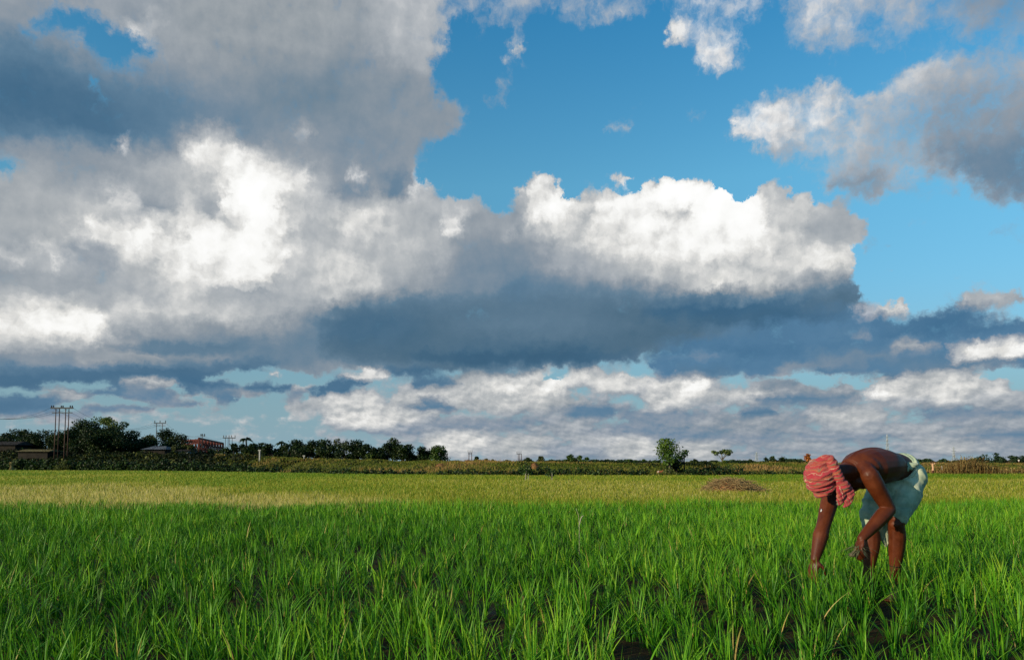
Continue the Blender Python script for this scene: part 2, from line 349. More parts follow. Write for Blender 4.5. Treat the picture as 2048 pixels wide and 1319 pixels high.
def row_group(el):
    """one elevation ring of the cloud layout: coverage, lightness and tint along the azimuth"""
    g = bpy.data.node_groups.new("cloud_ring", 'ShaderNodeTree')
    for nm in ["f%d" % k for k in range(NK)] + ["s%d" % k for k in range(1, NK)] + ["w"]:
        g.interface.new_socket(nm, in_out='INPUT', socket_type='NodeSocketFloat')
    g.interface.new_socket("acc", in_out='INPUT', socket_type='NodeSocketVector')
    g.interface.new_socket("acc", in_out='OUTPUT', socket_type='NodeSocketVector')
    gi = g.nodes.new('NodeGroupInput'); go = g.nodes.new('NodeGroupOutput')
    last = None
    for k in range(NK):
        rp = g.nodes.new('ShaderNodeValToRGB')
        cr = rp.color_ramp; cr.interpolation = 'LINEAR'
        while len(cr.elements) < NC:
            cr.elements.new(1.0)
        for i in range(NC):
            px, py = project_dir(R(-42 + SPAN * k + SPAN * i / (NC - 1)), el)
            e = cr.elements[i]
            e.position = i / (NC - 1)
            e.color = (canvas(cov, px, py), canvas(lum, px, py) * .8, canvas(tin, px, py), 1)
        g.links.new(gi.outputs[k], rp.inputs[0])
        if last is None:
            last = rp.outputs[0]
        else:
            m = g.nodes.new('ShaderNodeMix'); m.data_type = 'RGBA'
            g.links.new(gi.outputs[NK + k - 1], m.inputs[0])
            g.links.new(last, m.inputs[6]); g.links.new(rp.outputs[0], m.inputs[7])
            last = m.outputs[2]
    ma = g.nodes.new('ShaderNodeVectorMath'); ma.operation = 'SCALE'
    g.links.new(last, ma.inputs[0]); g.links.new(gi.outputs[2 * NK - 1], ma.inputs['Scale'])
    ad = g.nodes.new('ShaderNodeVectorMath'); ad.operation = 'ADD'
    g.links.new(ma.outputs[0], ad.inputs[0]); g.links.new(gi.outputs[2 * NK], ad.inputs[1])
    g.links.new(ad.outputs[0], go.inputs[0])
    return g


rings = [row_group(R(e)) for e in ROWS]
acc = None
for r in range(NR):
    wgt = M('SUBTRACT', 1.0, M('ABSOLUTE', M('SUBTRACT', ef, float(r))), clamp=True)
    gn = N.new('ShaderNodeGroup'); gn.node_tree = rings[r]
    for k, sck in enumerate(facs + steps + [wgt]):
        LK.new(sck, gn.inputs[k])
    if acc is not None:
        LK.new(acc, gn.inputs[2 * NK])
    acc = gn.outputs[0]
fs = node('ShaderNodeSeparateXYZ', {0: acc})
fA, fL, fT = fs.outputs[0], M('MULTIPLY', fs.outputs[1], 1.25), fs.outputs[2]
# overhead and behind the camera: unseen sky, grey cloud added to lower ambient light
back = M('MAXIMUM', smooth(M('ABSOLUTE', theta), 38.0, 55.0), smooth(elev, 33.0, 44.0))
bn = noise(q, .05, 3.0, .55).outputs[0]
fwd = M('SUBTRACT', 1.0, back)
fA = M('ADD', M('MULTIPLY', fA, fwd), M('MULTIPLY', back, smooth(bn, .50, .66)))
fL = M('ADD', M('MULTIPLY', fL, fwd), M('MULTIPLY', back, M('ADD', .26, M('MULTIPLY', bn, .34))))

n_big = noise(VM('ADD', q, (7.0, 3.0, 9.0)), .36, 7.0, .56).outputs[0]
n_off = noise(VM('ADD', q, (7.0 - .5, 3.0 + .6, 9.0)), .36, 5.0, .56).outputs[0]
qw = VM('ADD', q, VM('MULTIPLY', w2, (1.3, 1.3, 0.0)))
n_fine = noise(VM('ADD', qw, (57.0, 23.0, 2.0)), 1.2, 7.0, .66).outputs[0]


def billow(vec):
    return node('ShaderNodeTexVoronoi', {'Vector': vec, 'Scale': .34, 'Detail': 4.0, 'Roughness': .5, 'Lacunarity': 2.2},
                voronoi_dimensions='2D', feature='F1', normalize=True).outputs['Distance']


qb = VM('ADD', q, VM('MULTIPLY', w2, (1.2, 1.2, 0.0)))
v0 = billow(qb)
v1 = billow(VM('ADD', qb, (-.45, .6, 0.0)))
puffs = M('SUBTRACT', v1, v0)                                                  # round heads lit on the upper left
relief = M('SUBTRACT', n_big, n_off)
bright = smooth(fL, .60, .90)                                                  # sunlit heads are crisp and lumpy, shaded bases smooth
soft = M('SUBTRACT', 1.0, bright)
edge = M('ADD', M('MULTIPLY', M('SUBTRACT', n_big, .5), .70), M('ADD', M('MULTIPLY', M('SUBTRACT', n_fine, .5), .60), M('MULTIPLY', M('MULTIPLY', M('SUBTRACT', .45, v0), .45), bright)))
calm = M('ADD', .6, M('MULTIPLY', flat, .4))
qc = VM('MULTIPLY', q, (1.0, 1.15, 1.0))
lowz = M('MULTIPLY', smooth(elev, 7.2, 5.4), smooth(fL, .30, .60))
crag = M('MULTIPLY', lowz, M('SUBTRACT', noise(VM('ADD', qc, (3.0, 77.0, 0.0)), .46, 7.0, .58).outputs[0], .5))
cover = M('ADD', fA, M('ADD', M('MULTIPLY', edge, calm), M('MULTIPLY', crag, 1.1)))
crisp = M('MAXIMUM', M('MULTIPLY', bright, smooth(fT, .60, .48)), M('MULTIPLY', lowz, .6))
alpha = smooth(cover, M('ADD', .22, M('MULTIPLY', crisp, .14)), M('ADD', .90, M('MULTIPLY', crisp, -.36)))
dsoft = M('ADD', M('MULTIPLY', relief, .13), M('ADD', M('MULTIPLY', M('SUBTRACT', n_fine, .5), .05), M('MULTIPLY', M('SUBTRACT', n_big, .5), .09)))
dhard = M('ADD', M('MULTIPLY', relief, .16), M('ADD', M('MULTIPLY', M('SUBTRACT', n_fine, .5), .06), M('MULTIPLY', puffs, .44)))
near_mid = M('MULTIPLY', smooth(fL, .44, .66), smooth(fL, 1.1, .84))
dd = M('ADD', M('MULTIPLY', dsoft, soft), M('MULTIPLY', dhard, bright))
Lc = M('ADD', fL, M('MULTIPLY', dd, M('ADD', M('ADD', .30, M('MULTIPLY', bright, .15)), M('MULTIPLY', near_mid, M('ADD', .40, M('MULTIPLY', bright, .35))))))
q2 = VM('MULTIPLY', q, (1.0, 1.15, 1.0))
lowband = M('MULTIPLY', smooth(elev, 7.2, 5.4), smooth(fL, .46, .64))
c0 = noise(VM('ADD', q2, (3.0, 77.0, 0.0)), .46, 7.0, .58).outputs[0]
c1 = noise(VM('ADD', q2, (3.0 - .16, 77.0 + .40, 0.0)), .46, 4.0, .58).outputs[0]
lits = M('MULTIPLY', M('SUBTRACT', c0, c1), .30)
Lc = M('ADD', Lc, M('MULTIPLY', lowband, M('ADD', lits, M('MULTIPLY', M('SUBTRACT', c0, .5), .16))))
Lc = M('ADD', Lc, M('MULTIPLY', M('SUBTRACT', 1.0, alpha), .05))                # thin edges pass more light


def lin(r, g, b):
    return tuple(((c / 255.0) / 12.92 if c <= 10 else (((c / 255.0) + .055) / 1.055) ** 2.4) for c in (r, g, b)) + (1.0,)


def cramp(fac, stops):
    rp = N.new('ShaderNodeValToRGB'); cr = rp.color_ramp
    while len(cr.elements) < len(stops):
        cr.elements.new(1.0)
    for e, (p, c) in zip(cr.elements, stops):
        e.position, e.color = p, c
    LK.new(fac, rp.inputs[0])
    return rp.outputs[0]


lev = M('DIVIDE', Lc, 1.1)
P = lambda v: v / 1.1
warm = cramp(lev, [(P(.25), lin(62, 86, 100)), (P(.38), lin(84, 106, 116)), (P(.5), lin(112, 126, 132)), (P(.62), lin(148, 154, 154)), (P(.74), lin(186, 187, 182)), (P(.86), lin(226, 224, 215)), (P(.96), lin(250, 249, 244)), (1.0, (1.04, 1.04, 1.03, 1))])
cool = cramp(lev, [(P(.25), lin(38, 80, 112)), (P(.38), lin(58, 103, 138)), (P(.5), lin(88, 128, 160)), (P(.62), lin(138, 152, 170)), (P(.74), lin(176, 184, 196)), (P(.86), lin(220, 222, 228)), (P(.96), lin(248, 249, 250)), (1.0, (1.04, 1.04, 1.05, 1))])
cloud = node('ShaderNodeMix', {0: fT, 6: warm, 7: cool}, data_type='RGBA').outputs[2]

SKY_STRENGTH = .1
sky = N.new('ShaderNodeTexSky')
sky.sky_type = 'NISHITA'
sky.sun_disc = False
sky.sun_elevation = SUN_EL
sky.sun_rotation = SUN_AZ % (2 * math.pi)
sky.altitude, sky.air_density, sky.dust_density, sky.ozone_density = 0.0, 1.0, .6, 3.0
# deep, clear monsoon-season air: a stronger blue overhead, paler at the horizon
tint = cramp(M('DIVIDE', elev, 40.0), [(0.0, (.50, .80, 1.0, 1)), (.25, (.86, 1.26, 1.24, 1)), (.5, (.95, 1.78, 1.66, 1)), (.8, (.46, 1.60, 1.80, 1)), (1.0, (.32, 1.36, 1.66, 1))])
air0 = node('ShaderNodeMix', {0: 1.0, 6: sky.outputs[0], 7: tint}, data_type='RGBA', blend_type='MULTIPLY').outputs[2]
pale = tuple(c / SKY_STRENGTH for c in lin(138, 168, 182)[:3]) + (1.0,)             # moist air low over the horizon
air = node('ShaderNodeMix', {0: smooth(elev, 13.0, -1.0, 0.0, 1.0), 6: air0, 7: pale}, data_type='RGBA').outputs[2]
clouds_scaled = VM('SCALE', cloud, scale=1.0 / SKY_STRENGTH)
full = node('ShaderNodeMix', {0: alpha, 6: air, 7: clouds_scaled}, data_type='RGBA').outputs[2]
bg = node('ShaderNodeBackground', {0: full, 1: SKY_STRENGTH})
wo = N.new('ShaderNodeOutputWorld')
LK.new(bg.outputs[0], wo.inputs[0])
world.cycles.sampling_method = 'MANUAL'
world.cycles.sample_map_resolution = 1024
# ------------------------------------------------------------------ helpers
def newmat(name):
    m = bpy.data.materials.new(name); m.use_nodes = True
    t = m.node_tree; t.nodes.clear()
    return m, t


def nd(t, kind, ins=None, **kw):
    n = t.nodes.new(kind)
    for k, v in kw.items():
        setattr(n, k, v)
    for k, v in (ins or {}).items():
        if isinstance(v, bpy.types.NodeSocket):
            t.links.new(v, n.inputs[k])
        else:
            n.inputs[k].default_value = v
    return n


def rgba(c):
    return (c[0], c[1], c[2], 1.0)


def ramp(t, fac, stops):
    n = t.nodes.new('ShaderNodeValToRGB'); cr = n.color_ramp
    while len(cr.elements) < len(stops):
        cr.elements.new(1.0)
    for e, (p, c) in zip(cr.elements, stops):
        e.position, e.color = p, rgba(c)
    t.links.new(fac, n.inputs[0])
    return n.outputs[0]


def simple_mat(name, c1, c2, scale=4.0, rough=.75, bump=.0, spec=.3, metal=0.0, detail=4.0, stretch=(1, 1, 1), bdist=.01):
    """two tones broken up by noise in object space"""
    m, t = newmat(name)
    co = nd(t, 'ShaderNodeTexCoord')
    mp = nd(t, 'ShaderNodeMapping', {0: co.outputs['Object'], 'Scale': stretch})
    nz = nd(t, 'ShaderNodeTexNoise', {'Vector': mp.outputs[0], 'Scale': scale, 'Detail': detail, 'Roughness': .6})
    cc = ramp(t, nz.outputs[0], [(.32, c1), (.68, c2)])
    b = nd(t, 'ShaderNodeBsdfPrincipled', {'Base Color': cc, 'Roughness': rough, 'Specular IOR Level': spec, 'Metallic': metal})
    if bump:
        bp = nd(t, 'ShaderNodeBump', {'Height': nz.outputs[0], 'Strength': bump, 'Distance': bdist})
        t.links.new(bp.outputs[0], b.inputs['Normal'])
    o = nd(t, 'ShaderNodeOutputMaterial', {0: b.outputs[0]})
    return m


def leaf_mat(name, stops, trans=.25, rough=.5, spec=.25, attr='rnd', tip=None, nscale=0.0):
    """leaf tissue: colour by a per-leaf value, part of the light passes through"""
    m, t = newmat(name)
    a = nd(t, 'ShaderNodeAttribute', attribute_name=attr)
    f = a.outputs['Fac']
    if nscale:
        co = nd(t, 'ShaderNodeTexCoord')
        nz = nd(t, 'ShaderNodeTexNoise', {'Vector': co.outputs['Object'], 'Scale': nscale, 'Detail': 3.0})
        f = nd(t, 'ShaderNodeMath', {0: f, 1: nd(t, 'ShaderNodeMath', {0: nz.outputs[0], 1: .5}, operation='SUBTRACT').outputs[0]}, operation='ADD').outputs[0]
    c = ramp(t, f, stops)
    if tip:
        s = nd(t, 'ShaderNodeAttribute', attribute_name='along')
        g = nd(t, 'ShaderNodeMapRange', {0: s.outputs['Fac'], 1: .55, 2: 1.0, 3: 0.0, 4: .55})
        c = nd(t, 'ShaderNodeMix', {0: g.outputs[0], 6: c, 7: rgba(tip)}, data_type='RGBA').outputs[2]
    b = nd(t, 'ShaderNodeBsdfPrincipled', {'Base Color': c, 'Roughness': rough, 'Specular IOR Level': spec})
    tr = nd(t, 'ShaderNodeBsdfTranslucent', {0: nd(t, 'ShaderNodeMix', {0: 1.0, 6: c, 7: (1.25, 1.2, .7, 1)}, data_type='RGBA', blend_type='MULTIPLY').outputs[2]})
    mx = nd(t, 'ShaderNodeMixShader', {0: trans, 1: b.outputs[0], 2: tr.outputs[0]})
    nd(t, 'ShaderNodeOutputMaterial', {0: mx.outputs[0]})
    return m


def link(name, me, mat=None, parent=None, loc=None):
    o = bpy.data.objects.new(name, me)
    col.objects.link(o)
    if mat is not None and me is not None:
        me.materials.append(mat)
    if parent is not None:
        o.parent = parent
    if loc is not None:
        o.location = loc
    return o


def tag(o, label=None, cat=None, group=None, kind=None):
    for k, v in (('label', label), ('category', cat), ('group', group), ('kind', kind)):
        if v:
            o[k] = v
    return o


def empty(name, loc, rz=0.0):
    o = bpy.data.objects.new(name, None)
    o.location = loc; o.rotation_euler = (0, 0, rz); o.empty_display_size = .2
    col.objects.link(o)
    return o


def quad_mesh(name, V, attrs=None, smooth=False, Q=None):
    """V: (n,4,3) loose quads, or (n,3) vertices with Q (m,4)"""
    me = bpy.data.meshes.new(name)
    if Q is None:
        n = V.shape[0]
        co = V.reshape(-1, 3); Q = np.arange(4 * n).reshape(n, 4)
    else:
        co = V
    me.vertices.add(len(co)); me.vertices.foreach_set('co', co.astype(np.float32).ravel())
    me.loops.add(Q.size); me.loops.foreach_set('vertex_index', Q.astype(np.int32).ravel())
    me.polygons.add(len(Q)); me.polygons.foreach_set('loop_start', np.arange(0, Q.size, 4, dtype=np.int32))
    try:
        me.polygons.foreach_set('loop_total', np.full(len(Q), 4, np.int32))
    except Exception:
        pass
    for k, a in (attrs or {}).items():
        at_ = me.attributes.new(k, 'FLOAT', 'POINT'); at_.data.foreach_set('value', a.astype(np.float32).ravel())
    me.update(calc_edges=True)
    if smooth:
        me.polygons.foreach_set('use_smooth', np.ones(len(Q), bool))
    return me


def blades(base, h, ang, lean, wid, seg=4, face=None, rnd=None, curl=.25):
    """curved tapering leaf blades -> vertices, quads, attributes"""
    n = len(base)
    s = np.linspace(0, 1, seg + 1)
    d = np.stack([np.cos(ang), np.sin(ang), np.zeros(n)], 1)
    face = ang + math.pi / 2 + RNG.normal(0, .6, n) if face is None else face
    wv = np.stack([np.cos(face), np.sin(face), np.zeros(n)], 1)
    z = h[:, None] * (s - curl * np.minimum(lean, 1.6)[:, None] * s ** 2.2)
    r = h[:, None] * lean[:, None] * (.25 * s + .75 * s ** 2)
    c = base[:, None, :] + d[:, None, :] * r[:, :, None]
    c[:, :, 2] += z
    w = wid[:, None] * np.clip((.55 + 1.2 * s) * (1 - s ** 2.2), .06, 1)[None, :] * .5
    L = c - wv[:, None, :] * w[:, :, None]; Rr = c + wv[:, None, :] * w[:, :, None]
    V = np.stack([L, Rr], 2).reshape(n, -1, 3)
    k = V.shape[1]
    q = np.array([[2 * i, 2 * i + 1, 2 * i + 3, 2 * i + 2] for i in range(seg)])
    Q = (np.arange(n)[:, None, None] * k + q[None]).reshape(-1, 4)
    rnd = RNG.random(n) if rnd is None else rnd
    return V.reshape(-1, 3), Q, {'rnd': np.repeat(rnd, k), 'along': np.tile(np.repeat(s, 2), n)}


def vnoise(x, y, seed=0):
    """smooth value noise 0..1 on arrays"""
    xi, yi = np.floor(x).astype(np.int64), np.floor(y).astype(np.int64)
    fx, fy = x - xi, y - yi
    fx, fy = fx * fx * (3 - 2 * fx), fy * fy * (3 - 2 * fy)

    def hsh(a, b):
        v = (a * 374761393 + b * 668265263 + seed * 1442695041) & 0xffffffff
        v = ((v ^ (v >> 13)) * 1274126177) & 0xffffffff
        return ((v ^ (v >> 16)) & 0xffff) / 65535.0
    return (hsh(xi, yi) * (1 - fx) + hsh(xi + 1, yi) * fx) * (1 - fy) + (hsh(xi, yi + 1) * (1 - fx) + hsh(xi + 1, yi + 1) * fx) * fy


# ------------------------------------------------------------------ terrain: flat paddies, a low bank behind them, flat land beyond
BK_PX = [-400, 0, 330, 680, 870, 1060, 1440, 1700, 2048, 2500]
BK_D = [116, 104, 94, 68, 63, 60, 61, 66, 78, 90]
BK_H = [2.4, 2.3, 2.05, 1.22, .98, .80, .74, .74, .70, .7]
BK_W = 12.0


def bank_at(x, y):
    px = np.clip(1024 + 1536 * np.where(y > 2, x / np.maximum(y, 2), np.sign(x) * 9), -400, 2500)
    return np.interp(px, BK_PX, BK_D), np.interp(px, BK_PX, BK_H), px


def terrain(x, y):
    x = np.asarray(x, float); y = np.asarray(y, float)
    D, H, px = bank_at(x, y)
    t = np.clip((y - D) / BK_W, 0, 1)
    t = t * t * (3 - 2 * t)
    bumps = (vnoise(x * .35 + 40, y * .35, 3) - .5) * .35 + (vnoise(x * 1.1, y * 1.1, 5) - .5) * .12
    far = np.clip((y - 160) / 300, 0, 1)
    h = t * (H * (1 - far) + .80 * far) + t * (1 - far) * bumps
    h += (vnoise(x * .5, y * .5, 8) - .5) * .03 * np.clip((y - 14) / 4, 0, 1) * (1 - t)
    return h


def tz(x, y):
    return float(terrain(np.array([x]), np.array([y]))[0])


th = np.concatenate([np.arange(-180, -52, 4.0), np.arange(-52, 52.01, .35), np.arange(56, 180, 4.0)])
rr = np.concatenate([[.05], np.geomspace(.7, 40, 90), np.geomspace(41, 140, 90), np.geomspace(146, 9000, 60)])
TH, RRg = np.meshgrid(np.radians(th), rr)
gx, gy = RRg * np.sin(TH), RRg * np.cos(TH)
gz = terrain(gx, gy)
nr_, nth = gx.shape
idx = np.arange(nr_ * nth).reshape(nr_, nth)
j = np.arange(nth); jn = (j + 1) % nth
Q = np.stack([idx[:-1][:, j], idx[1:][:, j], idx[1:][:, jn], idx[:-1][:, jn]], -1).reshape(-1, 4)[:, ::-1]


def stubble_tone(x, y):
    """0 fresh green .. 1 dry straw, over the middle fields"""
    D, H, px = bank_at(x, y)
    w = vnoise(x * .35, y * .12, 21) - .5
    lim = np.interp(px, [-400, 0, 500, 900, 1150, 1300], [44, 38, 33, 24, 18, 15])
    s1 = np.clip((lim + 14 * w - y) / 11, 0, 1) * np.clip((1250 - px) / 450, 0, 1)
    gold = np.clip((px - 560) / 500, 0, 1) * np.clip((y - 16) / 6, 0, 1) * np.clip((47 + 10 * w - y) / 10, 0, 1) * .55
    pale = .25 * np.clip(vnoise(x * .12 + 9, y * .05, 4) * 2 - .7, 0, 1)
    return np.clip(np.maximum(np.maximum(s1, gold), pale), 0, 1)


Dg, Hg, pxg = bank_at(gx, gy)
on_bank = np.clip((gy - Dg + .4) / 1.0, 0, 1)
paddy = np.clip((17.0 - gy) / 2.0, 0, 1)
me = quad_mesh("ground", np.stack([gx, gy, gz], -1).reshape(-1, 3), {'tone': stubble_tone(gx, gy), 'bank': on_bank, 'paddy': paddy}, True, Q)

m, t = newmat("paddy_soil")
co = nd(t, 'ShaderNodeTexCoord').outputs['Object']
n1 = nd(t, 'ShaderNodeTexNoise', {'Vector': co, 'Scale': 1.6, 'Detail': 8.0, 'Roughness': .65}).outputs[0]
n2 = nd(t, 'ShaderNodeTexNoise', {'Vector': co, 'Scale': 22.0, 'Detail': 5.0, 'Roughness': .6}).outputs[0]
mud = ramp(t, n1, [(.3, (.020, .012, .005)), (.55, (.040, .025, .010)), (.75, (.062, .042, .018))])
tone = nd(t, 'ShaderNodeAttribute', attribute_name='tone').outputs['Fac']
bank = nd(t, 'ShaderNodeAttribute', attribute_name='bank').outputs['Fac']
padd = nd(t, 'ShaderNodeAttribute', attribute_name='paddy').outputs['Fac']
green = ramp(t, n2, [(.3, (.09, .14, .010)), (.7, (.19, .25, .022))])
straw = ramp(t, n2, [(.3, (.13, .125, .025)), (.7, (.30, .26, .080))])
field = nd(t, 'ShaderNodeMix', {0: tone, 6: green, 7: straw}, data_type='RGBA').outputs[2]
scrub = ramp(t, n1, [(.3, (.035, .042, .010)), (.5, (.080, .085, .022)), (.66, (.13, .09, .036)), (.8, (.19, .115, .055))])
c = nd(t, 'ShaderNodeMix', {0: padd, 6: field, 7: mud}, data_type='RGBA').outputs[2]
c = nd(t, 'ShaderNodeMix', {0: bank, 6: c, 7: scrub}, data_type='RGBA').outputs[2]
wet = nd(t, 'ShaderNodeMapRange', {0: n1, 1: .30, 2: .50, 3: .45, 4: .9}).outputs[0]
rgh = nd(t, 'ShaderNodeMix', {0: padd, 2: .95, 3: wet}, data_type='FLOAT').outputs[0]
bp = nd(t, 'ShaderNodeBump', {'Height': n2, 'Strength': .6, 'Distance': .03})
b = nd(t, 'ShaderNodeBsdfPrincipled', {'Base Color': c, 'Roughness': rgh, 'Specular IOR Level': .07, 'Normal': bp.outputs[0]})
nd(t, 'ShaderNodeOutputMaterial', {0: b.outputs[0]})
tag(link("ground", me, m), kind='structure')

# ------------------------------------------------------------------ young rice in front
LEGS = []        # (x, y) filled by the farmer's ankles


def rice_field():
    pts = []
    sp = .180
    ys = np.arange(1.7, 17.2, sp)
    for y in ys:
        w = .74 * y + 1.7
        xs = np.arange(-w, w, sp)
        pts.append(np.stack([xs + RNG.normal(0, .045, len(xs)), np.full(len(xs), y) + RNG.normal(0, .045, len(xs))], 1))
    P = np.concatenate(pts)
    # missing hills and thin spots where the mud shows
    thin = vnoise(P[:, 0] * 1.1, P[:, 1] * 1.1, 12) * .6 + vnoise(P[:, 0] * 3.1, P[:, 1] * 3.1, 13) * .4
    keep = RNG.random(len(P)) < np.clip((thin - .24) * 3.6, np.interp(P[:, 1], [4, 7], [.50, .72]), 1.0)
    edge = 16.1 + 1.3 * (vnoise(P[:, 0] * .6, P[:, 0] * 0, 2) - .5) + RNG.normal(0, .3, len(P))
    keep &= P[:, 1] < edge
    for lx, ly in LEGS:
        keep &= (P[:, 0] - lx) ** 2 + (P[:, 1] - ly) ** 2 > .055 ** 2
    P = P[keep]
    nb = np.clip(np.round(RNG.normal(1, .22, len(P)) * np.interp(P[:, 1], [2.5, 5, 9, 15], [30, 28, 24, 20])), 7, 40).astype(int)
    hill = np.repeat(np.arange(len(P)), nb)
    n = len(hill)
    vig = vnoise(P[:, 0] * .8 + 5, P[:, 1] * .8, 31)[hill]
    hh = RNG.normal(1, .12, len(P))[hill]
    a0 = RNG.uniform(0, 2 * math.pi, n)
    rad = np.abs(RNG.normal(0, .021, n))
    base = np.stack([P[hill, 0] + rad * np.cos(a0), P[hill, 1] + rad * np.sin(a0), np.zeros(n) - .01], 1)
    ang = a0 + RNG.normal(0, .7, n)
    near_man = np.exp(-((P[hill, 0] - MAN_XY[0] + .25) ** 2 + (P[hill, 1] - MAN_XY[1] + .55) ** 2) / .7)
    h = hh * (.195 + .105 * vig + .13 * near_man) * RNG.uniform(.5, 1.22, n)
    lean = np.abs(RNG.normal(.26, .22, n)) + .05
    flop = RNG.random(n) < .06
    lean = np.where(flop, RNG.uniform(.8, 1.5, n), lean)
    ang = ang + .25 * np.sin(ang)                       # a light breeze
    wid = RNG.uniform(.0046, .0084, n) * np.interp(base[:, 1], [3, 8, 15], [1.0, 1.15, 1.7])
    rnd = np.clip(RNG.normal(.5, .24, n) + (vig - .5) * .42, 0, .93)
    dry = RNG.random(n) < .012
    rnd = np.where(dry, .985, rnd)
    near = base[:, 1] < 7
    out = []
    for msk, seg in ((near, 6), (~near, 3)):
        out.append(blades(base[msk], h[msk], ang[msk], lean[msk], wid[msk], seg, rnd=rnd[msk]))
    off = 0; VV, QQ, A, B = [], [], [], []
    for V_, Q_, at_ in out:
        VV.append(V_); QQ.append(Q_ + off); off += len(V_); A.append(at_['rnd']); B.append(at_['along'])
    return quad_mesh("rice_plants", np.concatenate(VV), {'rnd': np.concatenate(A), 'along': np.concatenate(B)}, True, np.concatenate(QQ))


M_RICE = leaf_mat("rice_leaf", [(.0, (.007, .055, .003)), (.35, (.028, .145, .006)), (.62, (.082, .27, .010)), (.92, (.25, .46, .022)), (.96, (.40, .30, .08)), (1.0, (.46, .34, .12))],
                  trans=.17, rough=.5, spec=.2, tip=(.16, .33, .012))


# ------------------------------------------------------------------ short grass and stubble of the middle fields
def meadow(n):
    y = np.exp(RNG.uniform(math.log(14.6), math.log(118), n))
    x = RNG.uniform(-.76, .76, n) * y + RNG.normal(0, .5, n)
    D, H, px = bank_at(x, y)
    k = y < D + .6
    x, y, px, D = x[k], y[k], px[k], D[k]
    tone = stubble_tone(x, y)
    tuft = vnoise(x * 1.3, y * .8, 6)
    n = len(x)
    base = np.stack([x, y, terrain(x, y) - .01], 1)
    h = RNG.uniform(.06, .17, n) * (.7 + .6 * tuft) * (1 + .35 * (tone > .6))
    rnd = np.clip(tone * .54 + RNG.normal(.20, .17 + .10 * tone, n) + (vnoise(x * .2, y * .07, 17) - .5) * .25, 0, 1)
    return base, h, rnd


base, h, rnd = meadow(330000)
n = len(base)
wid = np.maximum(.008, base[:, 1] * .00062) * RNG.uniform(.7, 1.3, n)
V_, Q_, at_ = blades(base, h, RNG.uniform(0, 2 * math.pi, n), np.abs(RNG.normal(.3, .25, n)), wid, 2, face=RNG.normal(0, .5, n), rnd=rnd)
M_MEADOW = leaf_mat("meadow_leaf", [(.0, (.085, .19, .008)), (.25, (.185, .255, .014)), (.45, (.31, .295, .022)), (.65, (.38, .345, .060)), (1.0, (.58, .49, .20))], trans=.30, rough=.6)
tag(link("meadow_grass", quad_mesh("meadow_grass", V_, at_, True, Q_), M_MEADOW), "short yellow green grass and stubble of the middle fields", "grass", kind='stuff')


# ------------------------------------------------------------------ leaf cards
def cards(C, size, flatten=0.0, aspect=1.0, nrm=None):
    """randomly turned leaf quads at the points C (n,3); size (n,)"""
    n = len(C)
    a = RNG.normal(0, 1, (n, 3))
    if nrm is not None:
        a = a * .75 + nrm
    a /= np.linalg.norm(a, axis=1)[:, None]
    b = RNG.normal(0, 1, (n, 3))
    u = np.cross(a, b); u /= np.linalg.norm(u, axis=1)[:, None]
    v = np.cross(a, u)
    s = size[:, None] * .5
    su, sv = u * s, v * s * aspect
    dent = a * s * .35
    return np.stack([C - sv, C + su * .8 + dent, C + sv, C - su * .8 + dent], 1)


# ------------------------------------------------------------------ scrub on the bank
def scrub_cover(n):
    px = RNG.uniform(-330, 2330, n)
    D = np.interp(px, BK_PX, BK_D)
    tt = RNG.beta(1.1, 1.3, n) * 1.5 - .04
    y = D + tt * BK_W
    x = (px - 1024) / 1536 * y
    clump = vnoise(x * .45, y * .3, 41) * .6 + vnoise(x * 1.4, y * 1.1, 42) * .4
    lush = np.interp(px, [0, 420, 560, 900, 1150, 1420, 1500, 1700, 2048], [1.0, 1.0, .55, .28, .42, .62, .35, .30, .32])
    hgt = np.clip(clump - .30, 0, 1) * np.interp(px, [0, 440, 560, 800, 1100, 1300, 1400, 1480, 2048], [1.6, 1.3, .6, .28, .32, .5, .7, .35, .3]) * RNG.random(n) ** 1.5
    keep = RNG.random(n) < np.clip(-.12 + lush * 1.15 + (clump - .5) * 1.2, .03, 1)
    z = terrain(x, y) + hgt
    C = np.stack([x, y, z], 1)[keep]
    brown = vnoise(x * .25 + 3, y * .35, 44)
    rnd = np.clip(.60 - .46 * lush + RNG.normal(0, .13, n) + (brown - .5) * .75 * (1 - .6 * lush), 0, 1)[keep]
    size = (RNG.uniform(.10, .26, n) * (.8 + .5 * lush) * np.interp(y, [60, 100], [1.0, 1.35]))[keep]
    return C, size, rnd


C_, s_, r_ = scrub_cover(98000)
nb_ = np.tile(np.array([[0, 0, .5]]), (len(C_), 1))
M_SCRUB = leaf_mat("scrub_leaf", [(.0, (.004, .008, .002)), (.28, (.011, .020, .004)), (.48, (.085, .100, .018)), (.68, (.15, .13, .035)), (.82, (.21, .12, .05)), (1.0, (.30, .16, .065))], trans=.15, rough=.65, spec=.15)
tag(link("undergrowth", quad_mesh("undergrowth", cards(C_, s_, nrm=nb_), {'rnd': np.repeat(r_, 4)}), M_SCRUB), "tangled weeds and low scrub covering the long bank", "undergrowth", kind='stuff')


